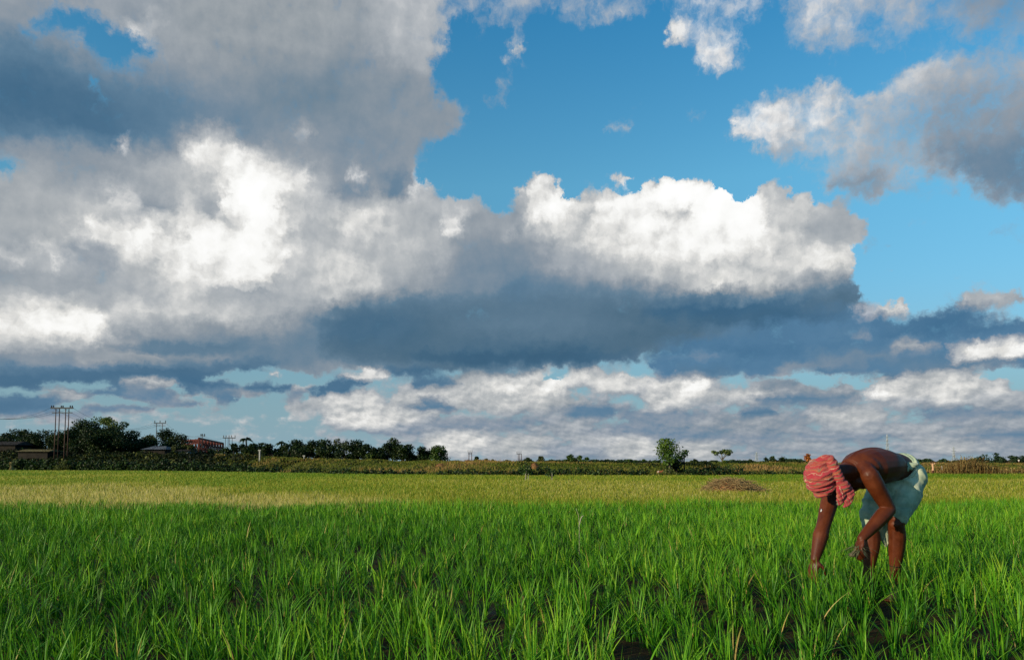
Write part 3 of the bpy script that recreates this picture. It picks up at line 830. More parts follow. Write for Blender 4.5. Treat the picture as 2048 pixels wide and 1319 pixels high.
def bank_grass(n):
    px = RNG.uniform(430, 2330, n)
    D = np.interp(px, BK_PX, BK_D)
    y = D + (RNG.random(n) ** .8 * 1.6 - .03) * BK_W
    x = (px - 1024) / 1536 * y
    patch = vnoise(x * .22 + 3, y * .30, 44) * .65 + vnoise(x * .8, y * .8, 45) * .35
    h = RNG.uniform(.10, .32, n) * (.5 + patch)
    rnd = np.clip(patch * .95 - .03 + RNG.normal(0, .12, n) + .10 * np.clip((px - 1450) / 150, 0, 1), 0, 1)
    base = np.stack([x, y, terrain(x, y) - .02], 1)
    return blades(base, h, RNG.uniform(0, 6.28, n), np.abs(RNG.normal(.35, .3, n)), np.full(n, .05) * RNG.uniform(.6, 1.3, n), 2, face=RNG.normal(0, .6, n), rnd=rnd)


V_, Q_, at_ = bank_grass(68000)
M_BANK = leaf_mat("bank_grass", [(.0, (.035, .065, .008)), (.3, (.095, .13, .016)), (.5, (.17, .175, .026)), (.66, (.25, .18, .050)), (.85, (.34, .19, .070)), (1.0, (.42, .26, .11))], trans=.25, rough=.7, spec=.1)
tag(link("bank_grass", quad_mesh("bank_grass", V_, at_, True, Q_), M_BANK), "rough olive and rusty grass on the open slope of the bank", "grass", kind='stuff')
# ------------------------------------------------------------------ mesh helpers
def catmull(P, k):
    P = [Vector(p) for p in P]
    if len(P) < 3:
        return [P[0].lerp(P[-1], i / k) for i in range(k + 1)]
    out = []
    ext = [P[0] * 2 - P[1]] + P + [P[-1] * 2 - P[-2]]
    for i in range(1, len(ext) - 2):
        a, b, c, d = ext[i - 1:i + 3]
        for q_ in range(k):
            s = q_ / k
            out.append(.5 * ((2 * b) + (c - a) * s + (2 * a - 5 * b + 4 * c - d) * s * s + (3 * b - a - 3 * c + d) * s ** 3))
    out.append(P[-1])
    return out


def tube(bm, P, rad, sides=8, k=1, cap=True, up=None, ry=None):
    """tube along the points P with a radius at each; ry: a second radius along 'up' for flat sections"""
    P = [Vector(p) for p in P]
    rad = list(rad) if hasattr(rad, '__len__') else [rad] * len(P)
    ry = list(ry) if ry is not None else rad
    if k > 1:
        t0 = np.arange(len(P)); t1 = np.linspace(0, len(P) - 1, (len(P) - 1) * k + 1)
        rad = list(np.interp(t1, t0, rad)); ry = list(np.interp(t1, t0, ry))
        P = catmull(P, k) if len(P) > 2 else [P[0].lerp(P[1], i / k) for i in range(k + 1)]
    rings = []
    ref = Vector(up) if up is not None else None
    for i, p in enumerate(P):
        d = (P[min(i + 1, len(P) - 1)] - P[max(i - 1, 0)]).normalized()
        a = ref if ref is not None else (Vector((0, 0, 1)) if abs(d.z) < .9 else Vector((0, 1, 0)))
        v = (a - d * a.dot(d)).normalized()
        if ref is None:
            ref = v
        else:
            ref = v if up is None else ref
        u = d.cross(v)
        rings.append([bm.verts.new(p + u * rad[i] * math.cos(2 * math.pi * j / sides) + v * ry[i] * math.sin(2 * math.pi * j / sides)) for j in range(sides)])
    for a, b in zip(rings, rings[1:]):
        for j in range(sides):
            bm.faces.new((a[j], a[(j + 1) % sides], b[(j + 1) % sides], b[j]))
    if cap:
        bm.faces.new(rings[0][::-1]); bm.faces.new(rings[-1])


def box(bm, c, size, rot=None, bevel=0.0):
    r = bmesh.ops.create_cube(bm, size=1.0)
    mt = Matrix.Translation(c) @ (rot.to_4x4() if rot is not None else Matrix.Identity(4)) @ Matrix.Diagonal((*size, 1))
    bmesh.ops.transform(bm, matrix=mt, verts=r['verts'])
    if bevel:
        es = list({e for v in r['verts'] for e in v.link_edges})
        bmesh.ops.bevel(bm, geom=es, offset=bevel, segments=2, affect='EDGES', profile=.5)


def beam(bm, a, b, w, h=None):
    """square section member between two points"""
    a, b = Vector(a), Vector(b)
    d = b - a
    q_ = d.to_track_quat('X', 'Z').to_matrix()
    box(bm, (a + b) / 2, (d.length, w, h or w), q_)


def ball(bm, c, r, sub=2, scale=(1, 1, 1), rot=None):
    q_ = bmesh.ops.create_icosphere(bm, subdivisions=sub, radius=1.0)
    mt = Matrix.Translation(c) @ (rot.to_4x4() if rot is not None else Matrix.Identity(4)) @ Matrix.Diagonal((r * scale[0], r * scale[1], r * scale[2], 1))
    bmesh.ops.transform(bm, matrix=mt, verts=q_['verts'])


def build(name, bm, mat, parent=None, smooth=False, world_to=None):
    """bmesh in world coordinates -> object; vertices are moved into the parent's space"""
    if parent is not None:
        bmesh.ops.translate(bm, vec=-Vector(parent.location), verts=bm.verts) if parent.parent is None else bmesh.ops.translate(bm, vec=-(Vector(parent.location) + Vector(parent.parent.location)), verts=bm.verts)
    elif world_to is not None:
        bmesh.ops.translate(bm, vec=-Vector(world_to), verts=bm.verts)
    me = bpy.data.meshes.new(name)
    bmesh.ops.recalc_face_normals(bm, faces=bm.faces)
    bm.to_mesh(me); bm.free()
    if smooth:
        me.polygons.foreach_set('use_smooth', np.ones(len(me.polygons), bool))
    return link(name, me, mat, parent, world_to if parent is None else None)


def loc_of(o):
    v = Vector(o.location)
    return v if o.parent is None else v + loc_of(o.parent)


def leafy(name, C, size, mat, parent, rnd=None, aspect=1.0, nrm=None):
    C = C - np.array(loc_of(parent))[None]
    rnd = RNG.random(len(C)) if rnd is None else rnd
    return link(name, quad_mesh(name, cards(C, size, aspect=aspect, nrm=nrm), {'rnd': np.repeat(rnd, 4)}), mat, parent)


M_BARK = simple_mat("bark", (.014, .010, .007), (.038, .028, .019), 6, .9, .5, stretch=(1, 1, .3))
M_BARK_PALE = simple_mat("pale_bark", (.07, .055, .040), (.17, .14, .11), 5, .85, .5, stretch=(1, 1, .3))
M_DARK = leaf_mat("dark_foliage", [(.0, (.006, .013, .003)), (.5, (.013, .028, .005)), (.85, (.032, .056, .009)), (1.0, (.060, .082, .014))], trans=.15, rough=.55, spec=.2, nscale=.35)
M_MID = leaf_mat("green_foliage", [(.0, (.018, .040, .007)), (.5, (.045, .085, .013)), (.85, (.085, .14, .022)), (1.0, (.13, .17, .03))], trans=.2, rough=.5, spec=.25, nscale=.35)
M_PALE = leaf_mat("pale_foliage", [(.0, (.04, .065, .012)), (.5, (.085, .125, .022)), (.85, (.14, .18, .035)), (1.0, (.18, .20, .05))], trans=.28, rough=.5, spec=.2, nscale=.35)
M_LONE = leaf_mat("lone_tree_foliage", [(.0, (.030, .070, .008)), (.5, (.075, .135, .016)), (.85, (.13, .20, .026)), (1.0, (.18, .23, .035))], trans=.25, rough=.5, spec=.2, nscale=.35)
M_OLIVE = leaf_mat("olive_foliage", [(.0, (.022, .030, .007)), (.5, (.055, .065, .016)), (.85, (.10, .10, .028)), (1.0, (.14, .12, .035))], trans=.2, rough=.55, spec=.2, nscale=.35)
M_FAR = leaf_mat("distant_foliage", [(.0, (.012, .028, .014)), (.5, (.026, .050, .022)), (1.0, (.055, .085, .035))], trans=.15, rough=.7, spec=.1)
M_ORANGE = leaf_mat("orange_blossom", [(.0, (.22, .06, .012)), (.5, (.42, .13, .02)), (1.0, (.5, .22, .04))], trans=.25, rough=.6)
M_STRAW = simple_mat("straw", (.16, .095, .035), (.42, .29, .13), 30, .85, .4)
M_RUST = simple_mat("rusty_steel", (.040, .0065, .004), (.105, .018, .010), 1.4, .75, .15)
M_POLE = simple_mat("weathered_pole", (.035, .022, .018), (.095, .05, .038), 2.0, .8, .2, stretch=(1, 1, .2))
M_STEEL = simple_mat("dull_steel", (.03, .03, .032), (.07, .07, .075), 3, .6, .1)
M_CERAMIC = simple_mat("brown_ceramic", (.02, .012, .010), (.04, .022, .016), 5, .3, 0)
M_CONC = simple_mat("pale_concrete", (.30, .28, .25), (.48, .46, .42), 5, .9, .2)


# ------------------------------------------------------------------ trees
def tree(label, px, top, width, Y, mat=None, group=None, kind="broadleaf_tree", lobes=9, dens=1.0, shape='round', leaf=None, bark=None, bottom=None, seed=0, sparse=0.0, cat="tree"):
    """crown spans `width` photo pixels around px, its top reaches photo row `top`; it stands Y metres away"""
    rg = np.random.default_rng(seed + int(px * 7 + top))
    mat = mat or M_DARK
    X = ray(px, 900)[0] * Y
    zb = tz(X, Y) - .05
    zt = at(px, top, Y).z
    W = 1.34 * width / FPX * Y
    H = zt - zb
    cb = (at(px, bottom, Y).z if bottom else zb + H * (.04 if shape != 'umbrella' else .55))
    root = empty(kind, (X, Y, zb))
    tag(root, label, cat, group)
    # limbs lead to the lobes
    ctr = []
    for i in range(lobes):
        f = (i + .5) / lobes
        a = rg.uniform(0, 2 * math.pi)
        if shape == 'round':
            hgt = .10 + .68 * ((i * .618 + rg.uniform(0, .2)) % 1); r_ = math.sqrt(max(0, 1 - ((hgt - .40) / .62) ** 2)) * rg.uniform(.25, .78)
        elif shape == 'tall':
            hgt = .10 + .72 * ((i * .618 + rg.uniform(0, .2)) % 1); r_ = (.95 - .6 * hgt) * rg.uniform(.2, .75)
        elif shape == 'dome':
            hgt = .08 + .62 * ((i * .618 + rg.uniform(0, .2)) % 1); r_ = math.sqrt(max(0, 1 - hgt ** 2)) * rg.uniform(.3, .85)
        else:
            hgt = rg.uniform(.45, .78); r_ = rg.uniform(.25, .85)
        ctr.append((math.cos(a) * r_ * W / 2, math.sin(a) * r_ * W / 2, (cb - zb) + (zt - cb) * hgt, rg.uniform(.6, 1.05)))
    ctr.append((rg.uniform(-.1, .1) * W, 0, (cb - zb) + (zt - cb) * .80, .75))
    ctr = np.array(ctr)
    lr = min(W, (zt - cb) * 1.25) * (.27 if lobes > 6 else .33)
    bm = bmesh.new()
    o3 = Vector((X, Y, zb))
    tr = max(.05, W * .028)
    top_z = (cb - zb) + (zt - cb) * .45
    tube(bm, [o3 + Vector((0, 0, -.15)), o3 + Vector((rg.uniform(-.03, .03) * W, 0, top_z * .5)), o3 + Vector((rg.uniform(-.05, .05) * W, 0, top_z))], [tr * 1.25, tr, tr * .55], 8, 3)
    for c in ctr[:6]:
        tube(bm, [o3 + Vector((0, 0, top_z * .45)), o3 + Vector((c[0] * .5, c[1] * .5, top_z * .45 + (c[2] - top_z * .45) * .6)), o3 + Vector(c[:3])], [tr * .6, tr * .38, tr * .12], 5, 3)
    build("trunk", bm, bark or M_BARK, root, True)
    lf = leaf or max(.16, Y * .0023)
    n = int(dens * (1 - .72 * sparse) * 9.0 * W * (zt - cb) / lf ** 2)
    n = int(np.clip(n, 300, 7000))
    which = rg.integers(0, len(ctr), n)
    d = rg.normal(0, 1, (n, 3)); d /= np.linalg.norm(d, axis=1)[:, None]
    rr_ = lr * ctr[which, 3] * rg.uniform(.35 if sparse else .2, 1.06, n) ** (.6)
    # twig-level raggedness
    rr_ *= 1 + .28 * np.sin(d[:, 0] * 9 + which) * np.sin(d[:, 2] * 8 + 2 * which)
    C = ctr[which, :3] + d * rr_[:, None] * np.array([1.1, 1.1, .85])
    C += np.array([X, Y, zb])
    C[:, 2] = np.where(C[:, 2] > zt, 2 * zt - C[:, 2], C[:, 2])
    tone_ = rg.random(len(ctr))[which] * .35 + rg.random(n) * .65
    leafy("crown", C, lf * rg.uniform(.6, 1.25, n), mat, root, tone_, nrm=d * .6 + np.array([0, 0, .35]))
    return root


def palm(label, px, top, width, Y, group=None, nf=15):
    X = ray(px, 900)[0] * Y; zb = tz(X, Y) - .05; zt = at(px, top, Y).z
    W = width / FPX * Y; hub = zt - W * .28 - zb
    root = empty("palm_tree", (X, Y, zb)); tag(root, label, "palm tree", group)
    bm = bmesh.new(); o3 = Vector((X, Y, zb))
    tube(bm, [o3, o3 + Vector((.12, 0, hub * .5)), o3 + Vector((.05, 0, hub))], [.16, .12, .10], 8, 4)
    build("trunk", bm, M_BARK, root, True)
    for i in range(nf):
        a = 2 * math.pi * i / nf + random.uniform(-.2, .2)
        up_ = random.uniform(-.15, 1.0)
        Ln = W * .56 * random.uniform(.85, 1.1)
        s = np.linspace(0, 1, 15)
        r = Ln * s * (1 - .15 * s); z = Ln * (up_ * s - (.55 + .35 * up_) * s ** 2.0)
        mid = np.stack([X + .05 + np.cos(a) * r, Y + np.sin(a) * r, zb + hub + z], 1)
        perp = np.array([-math.sin(a), math.cos(a), 0])
        qs = []
        for k in range(14):
            w0, w1 = perp * .03, perp * .03
            qs.append([mid[k] - w0, mid[k] + w0, mid[k + 1] + w1, mid[k + 1] - w1])
        for k in range(1, 15):
            for sg in (-1, 1):
                l = Ln * .24 * math.sin(min(1, s[k] * 1.15 + .12) * math.pi) + .05
                tip = mid[k] + perp * sg * l * .75 + np.array([math.cos(a), math.sin(a), 0]) * l * .55 + np.array([0, 0, -l * .45])
                w_ = np.array([math.cos(a), math.sin(a), .3]) * .045
                qs.append([mid[k] - w_, mid[k] + w_, tip + w_ * .4, tip - w_ * .4])
        V4 = np.array(qs) - np.array(loc_of(root))
        link("frond", quad_mesh("frond", V4, {'rnd': np.full(len(V4) * 4, random.uniform(.3, .9))}), M_MID if i % 3 == 0 else M_DARK, root)
    return root


# the wood at the left, behind the poles
tree("dark rounded tree at the very edge of the wood beside the brown sloping roof", 14, 866, 58, 132, lobes=8)
tree("second dark bushy tree from the edge of the wood, wider than its neighbours", 47, 858, 62, 136, lobes=9)
tree("dark bushy tree with a level top just before the double pole", 80, 859, 56, 130, lobes=9)
tree("low brownish green tree seen between the legs of the double pole", 121, 868, 52, 128, M_OLIVE, lobes=7)
tree("tallest dark tree of the wood with a tufted top next to the double pole", 171, 836, 62, 122, lobes=12, shape='tall', dens=1.2)
tree("dark sloping shoulder of foliage leaning on the tallest tree of the wood", 148, 852, 52, 120, lobes=8, bottom=915, dens=1.2)
tree("pale feathery yellow green tree rising behind the dark mass of the wood", 222, 833, 66, 134, M_PALE, lobes=9, sparse=.5, bottom=868, bark=M_BARK_PALE)
tree("broad black green tree in front of the pale feathery one", 218, 853, 78, 116, lobes=11, dens=1.3, bottom=918)
tree("dark low tree where the wood slopes down towards the tin roof", 268, 860, 52, 118, lobes=8, dens=1.2)
tree("small loose tree above the tin roof", 296, 866, 26, 124, M_OLIVE, lobes=5, sparse=.3)
tree("dark tree with a lit flat top beside the single H pole", 334, 855, 42, 122, lobes=8, shape='tall')
tree("low dark tree touching the end of the red bridge", 356, 866, 34, 120, lobes=6)
tree("olive bushy tree growing over the pale blue house", 366, 888, 60, 112, M_OLIVE, lobes=7, dens=1.2)
# between the bridge and the open bank
palm("coconut palm standing highest above the trees next to the four thin poles", 491, 868, 34, 104)
tree("dark bushy tree under the crown of the coconut palm", 483, 888, 56, 102, M_DARK, lobes=8, dens=1.2)
tree("dark spreading tree with a flat lit top to the other side of the coconut palm", 527, 884, 52, 104, lobes=8)
palm("ragged palm with few fronds between two dark trees", 562, 877, 30, 100, nf=11)
tree("dark tree under the ragged palm with few fronds", 566, 890, 44, 98, lobes=7, dens=1.2)
tree("dark tree with a spiky lit crown beside the ragged palm", 590, 878, 46, 97, M_DARK, lobes=8, shape='tall')
tree("big round dark tree standing on the bank beside the loose leafy branch", 645, 877, 66, 92, lobes=12, dens=1.3)
tree("slim loose tree whose leafy branch sticks out over the big round tree", 678, 877, 28, 96, M_OLIVE, lobes=5, sparse=.45, bottom=898)
tree("dark rounded tree with a pointed top in the middle of the gap", 717, 878, 54, 90, lobes=10, dens=1.2)
tree("small light green bush at the foot of the rounded tree with the pointed top", 735, 908, 18, 86, M_PALE, lobes=4, kind="bush", cat="bush")
tree("low dark tree joining the pointed tree to the tall ragged one", 758, 894, 46, 90, lobes=7, dens=1.2)
tree("tall ragged tree with gaps in its crown rising over the dark row", 785, 875, 38, 93, M_DARK, lobes=8, sparse=.3, bottom=905, shape='tall')
tree("wide dark dome of a tree at the end of the dark row", 822, 887, 70, 88, lobes=11, dens=1.2, shape='dome')
tree("steep sunlit tree standing alone past the end of the dark row", 880, 890, 56, 86, M_MID, lobes=10, shape='tall', dens=1.1, bottom=921)
# low growth massed under the taller crowns
for i, (px, top, w, Y) in enumerate([(8, 871, 54, 126), (58, 868, 60, 126), (98, 870, 50, 124), (140, 859, 60, 117), (178, 855, 66, 115), (205, 862, 64, 113), (246, 862, 62, 114), (284, 873, 50, 116), (312, 878, 44, 118), (344, 882, 44, 119), (384, 893, 40, 116), (424, 897, 38, 114), (446, 899, 30, 112)]):
    tree("low black green tree packed into the dark wood", px, top, w, Y, M_DARK, group="trees packed together in the dark wood", lobes=8, dens=1.2, shape='dome')
for i, (px, top, w, Y) in enumerate([(470, 896, 40, 100), (508, 896, 42, 99), (545, 897, 46, 98), (578, 897, 44, 95), (612, 898, 40, 93), (630, 896, 50, 91), (668, 900, 40, 90), (694, 900, 44, 89), (736, 898, 44, 88), (775, 896, 50, 88), (805, 898, 50, 87), (845, 902, 36, 87)]):
    tree("low dark tree filling in under the row beyond the bridge", px, top - 10, w * 1.15, Y, M_DARK, group="low trees filling in under the row", lobes=8, dens=1.2, shape='dome')
# the open stretch
tree("thin small tree near the small H pole over the haystack", 954, 912, 12, 130, M_DARK, lobes=3, sparse=.4)
tree("low dark bush on the crest behind the tallest haystack", 976, 917, 34, 110, M_DARK, lobes=6, shape='dome', kind="bush", cat="bush")
tree("small dark tree on the crest beside the far H pole", 1057, 915, 26, 105, M_DARK, lobes=5, shape='dome')
tree("small loose tree with twiggy top beyond the last haystack", 1082, 912, 32, 98, M_OLIVE, lobes=5, sparse=.4)
tree("wide low dome shaped tree standing by itself on the crest", 1150, 908, 60, 105, M_MID, lobes=11, shape='dome')
tree("tiny round bush alone on the crest past the dome shaped tree", 1202, 921, 14, 120, M_DARK, lobes=4, shape='dome', kind="bush", cat="bush")
tree("low bush on the crest at the start of the long far thicket", 1228, 921, 26, 105, M_DARK, lobes=5, shape='dome', kind="bush", cat="bush")
tree("wide low thicket tree on the crest before the big lone tree", 1278, 918, 78, 112, M_MID, lobes=9, shape='dome')
tree("big lone leafy tree with a forked pale trunk at the edge of the field", 1337, 877, 56, 63, M_LONE, lobes=13, shape='tall', dens=.8, leaf=.17, bottom=930, sparse=.15, bark=M_BARK_PALE)
tree("leafy side tree reaching out past the big lone tree", 1368, 899, 26, 65, M_LONE, lobes=6, sparse=.35, bottom=920, leaf=.15)
tree("dark bush filling the shade under the big lone tree", 1352, 915, 40, 64, M_DARK, lobes=8, dens=1.3, leaf=.16, bottom=948, kind="bush", cat="bush")
tree("dark spreading bush between the lone tree and the umbrella shaped tree", 1392, 918, 56, 72, M_DARK, lobes=8, shape='dome', dens=1.2, kind="bush", cat="bush")
tree("umbrella shaped tree with a flat airy crown", 1444, 898, 40, 95, M_PALE, lobes=8, shape='umbrella', sparse=.3, bottom=915, bark=M_BARK_PALE)
tree("pale green bush under the umbrella shaped tree", 1446, 920, 26, 92, M_PALE, lobes=5, shape='dome', kind="bush", cat="bush")
tree("slim dark sapling tree beside the far lattice pylon", 1500, 918, 8, 110, M_DARK, lobes=3)
tree("dome shaped dark tree past the lattice pylon", 1551, 912, 50, 130, M_DARK, lobes=10, shape='dome')
tree("low dark dome tree close to the orange topped one", 1590, 918, 28, 135, M_DARK, lobes=6, shape='dome')
tree("slender tree with a bright orange top next to the turban", 1617, 907, 13, 80, M_ORANGE, lobes=5, shape='tall', bottom=921, cat="tree", kind="flowering_tree")
# beyond the farmer
tree("bright green bush just behind the back of the pale shorts", 1833, 921, 26, 84, M_MID, lobes=6, dens=1.2, kind="bush", cat="bush")
tree("flat dark tree over the person in peach clothes", 1850, 918, 24, 150, M_FAR, lobes=6, shape='dome')
tree("small dark tree between the peach clothed person and the dry brush", 1882, 919, 24, 150, M_FAR, lobes=6, shape='dome')
tree("dark rounded far tree rising first behind the dry brush", 1966, 908, 20, 170, M_FAR, lobes=6)
tree("tallest dark far tree behind the dry brush", 1989, 905, 18, 175, M_FAR, lobes=6)
tree("broad dark far tree beside the figure in white", 2017, 910, 32, 170, M_FAR, lobes=8)
tree("dark far tree behind the figure in white at the edge", 2046, 911, 30, 172, M_FAR, lobes=8)


# far woods on the horizon: one mass
def treeline():
    Cs, sz = [], []
    for (xa, xb, Y, hp) in [(1000, 1320, 420, 5), (1380, 1660, 420, 6), (1780, 2120, 380, 7), (1890, 2120, 300, 8), (900, 1010, 420, 4)]:
        n = int((xb - xa) * 14)
        px = RNG.uniform(xa, xb, n)
        h = hp * (.35 + .9 * vnoise(px * .07, px * 0, 61)) + 2.5 * (vnoise(px * .3, px * 0, 62) - .3)
        py = 926 - RNG.random(n) ** .7 * np.maximum(h, 1.0)
        Yv = Y + RNG.uniform(-15, 15, n)
        for a, b, c in zip(px, py, Yv):
            Cs.append(at(a, b, c))
        sz.append(np.full(n, Y * .0032))
    return np.array(Cs), np.concatenate(sz)


C_, s_ = treeline()
tag(link("treeline", quad_mesh("treeline", cards(C_, s_), {'rnd': np.repeat(RNG.random(len(C_)), 4)}), M_FAR), "thin dark line of distant woods on the horizon", "woods", kind='stuff')

# ------------------------------------------------------------------ leafy shrubs along the foot of the bank
M_SHRUB = leaf_mat("shrub_leaf", [(.0, (.005, .012, .003)), (.5, (.013, .031, .006)), (.85, (.036, .075, .013)), (1.0, (.08, .125, .03))], trans=.2, rough=.55, spec=.25)
M_SHRUB_OLIVE = leaf_mat("grassy_shrub_leaf", [(.0, (.035, .050, .010)), (.5, (.075, .090, .020)), (1.0, (.14, .15, .04))], trans=.25, rough=.6, spec=.2)  # paler, more olive leaf tones


def shrub(px, width, hgt_px, mat, label, group, grp=None, dY=-.4, leafsize=None, n=None):
    D = float(np.interp(px, BK_PX, BK_D)) + dY
    X = ray(px, 940)[0] * D; zb = tz(X, D)
    W = width / FPX * D; Hh = hgt_px / FPX * D
    root = empty("shrub", (X, D, zb)); tag(root, label, "shrub", group)
    n = n or int(np.clip(150 * W * Hh, 110, 420))
    d = RNG.normal(0, 1, (n, 3)); d /= np.linalg.norm(d, axis=1)[:, None]; d[:, 2] = np.abs(d[:, 2])
    r_ = RNG.uniform(.3, 1.0, n) ** .5
    rag = 1 + .30 * np.sin(d[:, 0] * 7 + px) * np.cos(d[:, 2] * 6 + px)
    C = np.stack([X + d[:, 0] * r_ * W / 2 * 1.05, D + d[:, 1] * r_ * min(W, 1.6) / 2, zb + d[:, 2] * r_ * Hh * rag], 1)
    ls = leafsize or D * .0034
    leafy("foliage", C, ls * RNG.uniform(.6, 1.2, n), mat, root, RNG.random(n), aspect=.7, nrm=np.array([[-.2, -.3, .6]]))
    bm = bmesh.new()
    for k in range(4):
        a = random.uniform(0, 6.28)
        tube(bm, [(X, D, zb - .05), (X + math.cos(a) * W * .2, D + math.sin(a) * .2, zb + Hh * .75)], [.03, .012], 5)
    build("stem", bm, M_BARK, root)
    return root


GA = "shrubs in the row along the foot of the bank"
for px in list(np.arange(350, 520, 17.0)) + list(np.arange(522, 640, 34)):
    shrub(px + random.uniform(-5, 5), random.uniform(26, 36), random.uniform(17, 27) if px < 500 else random.uniform(10, 15), M_SHRUB, "tangled dark green shrub in the row before the wood and bridge", GA + " before the wood")
for px in list(np.arange(10, 350, 17.0)):
    shrub(px + random.uniform(-5, 5), random.uniform(26, 36), random.uniform(14, 26), M_SHRUB, "tangled dark green shrub in the row before the wood and bridge", GA + " before the wood")
for px in np.arange(668, 1050, 15.5):
    if 850 < px < 872 and random.random() < .8:
        continue
    shrub(px + random.uniform(-4, 4), random.uniform(20, 28), random.uniform(8, 14), M_SHRUB, "knee high glossy shrub in the row along the open bank", GA)
for px in np.arange(1062, 1310, 15.5):
    shrub(px + random.uniform(-4, 4), random.uniform(20, 28), random.uniform(11, 19), M_SHRUB, "knee high glossy shrub in the row along the open bank", GA)
for px in np.arange(1378, 1480, 16.0):
    shrub(px + random.uniform(-4, 4), random.uniform(20, 28), random.uniform(12, 22), M_SHRUB, "dark shrub in the row between the lone tree and the heap of straw", GA + " past the lone tree")
for px in np.arange(1485, 1640, 20.0):
    shrub(px + random.uniform(-4, 4), random.uniform(18, 26), random.uniform(7, 12), M_SHRUB_OLIVE if random.random() < .5 else M_SHRUB, "low loose shrub in the row before the orange topped tree", GA + " before the orange topped tree")
shrub(127, 42, 17, M_SHRUB_OLIVE, "rounded pale olive shrub at the field edge before the double pole", None, dY=-1.5, leafsize=.22, n=520)
shrub(1838, 34, 12, M_SHRUB, "low dark shrub between the pale shorts and the peach clothed person", None, dY=-2)
shrub(1050, 34, 24, M_SHRUB, "tall glossy shrub behind the two staked saplings", None, dY=-1.5, n=420)
shrub(1335, 40, 14, M_SHRUB_OLIVE, "grassy shrub at the foot of the big lone tree", None, dY=-.2)


# ------------------------------------------------------------------ power line
def hframe(name, label, legs, top, bottom, Y, arms, ins, pw=.11, group=None):
    """legs: photo x of each pole at its top; arms: (x0, x1, row, thickness); ins: photo x of insulators on the first arm"""
    X = ray(sum(legs) / len(legs), top)[0] * Y
    zb = tz(X, Y)
    root = empty(name, (X, Y, zb)); tag(root, label, "power pole", group)
    for i, lx in enumerate(legs):
        p = at(lx, top, Y); q_ = Vector((p.x - .02, p.y, zb - .3))
        off = Vector((0, .35 * (i % 2), 0)) if len(legs) > 3 else Vector((0, 0, 0))
        bm = bmesh.new(); tube(bm, [q_ + off, p + off], [pw * 1.25, pw * .8], 8); build("pole", bm, M_POLE, root, True)
    arm0 = None
    for (x0, x1, row, tk) in arms:
        bm = bmesh.new(); beam(bm, at(x0, row, Y - .16), at(x1, row, Y - .16), tk, tk * 1.2); ca = build("crossarm", bm, M_STEEL, root)
        arm0 = arm0 or ca
    for x in ins:
        p = at(x, arms[0][2], Y - .16)
        bm = bmesh.new()
        s = Y / 115
        tube(bm, [p, p + Vector((0, 0, .12 * s)), p + Vector((0, 0, .16 * s)), p + Vector((0, 0, .30 * s)), p + Vector((0, 0, .34 * s)), p + Vector((0, 0, .40 * s))], [.03, .03, .11, .06, .10, .03], 8)
        build("insulator", bm, M_CERAMIC, arm0)
    return root


YP = 108
hframe("power_pole", "tall double H pole of four thin rusty legs before the dark wood", [112, 116.3, 131.6, 135.2], 816, 905, YP, [(101.5, 146.5, 815.5, .16), (104, 144.5, 824.8, .10)], [103, 107, 122.5, 126, 140.5, 144.5], pw=.070)
YQ = 150
hframe("power_pole", "single H pole with two arms standing behind the trees near the tin roof", [313.2, 325.2], 846, 905, YQ, [(308.5, 331.5, 845.8, .13), (308, 331, 850.6, .07)], [309.5, 320, 331], pw=.065)
hframe("power_pole", "lone thin rust coloured pole in front of the red bridge", [404.8], 871, 914, 112, [(401.5, 410, 872.3, .07)], [402, 405, 409], pw=.045)
hframe("power_pole", "cluster of four thin poles with insulators next to the coconut palm", [451, 455.2, 458.8, 463.4], 874, 905, 160, [(446, 471, 875.2, .14)], [447, 452, 458, 463, 470], pw=.055)
hframe("power_pole", "small far H pole above the haystack on the crest", [938, 943.5], 904.5, 918, 260, [(935.5, 944.6, 904.6, .16), (936, 944, 907.3, .1)], [936, 940, 944], pw=.12)
hframe("power_pole", "small far frame of three poles near the dark bush on the crest", [1036.5, 1039.5, 1043], 906.8, 922, 260, [(1033, 1042.5, 907, .16)], [1034, 1038, 1042], pw=.12)


def wire(a, b, sag, label, r=.016):
    P = [Vector(a).lerp(Vector(b), i / 14) - Vector((0, 0, 4 * sag * (i / 14) * (1 - i / 14))) for i in range(15)]
    bm = bmesh.new(); tube(bm, P, r, 5)
    o = build("overhead_wire", bm, M_STEEL, None, True, world_to=P[0])
    tag(o, label, "wire", "wires of the power line")


for dx_, dz_2 in ((103, 814), (124, 814), (143, 814)):
    wire(at(-60, 832 + (dx_ - 103) * .02, 70), at(dx_, dz_2, YP - .16), .8, "thin wire running from the double pole out past the edge of the wood", .013)
for (a_, b_) in ((103, 309.5), (124, 320), (144, 331)):
    wire(at(a_, 814, YP - .16), at(b_, 844.5, YQ - .16), 2.2, "thin sagging wire between the double pole and the single H pole", .015)
for (a_, b_) in ((309.5, 402), (331, 409)):
    wire(at(a_, 844.5, YQ - .16), at(b_, 871.5, 112 - .16), 1.0, "thin wire from the single H pole down to the pole before the bridge", .013)
wire(at(409, 871.5, 112 - .16), at(447, 874, 160 - .16), .5, "thin wire from the pole before the bridge to the four thin poles", .013)


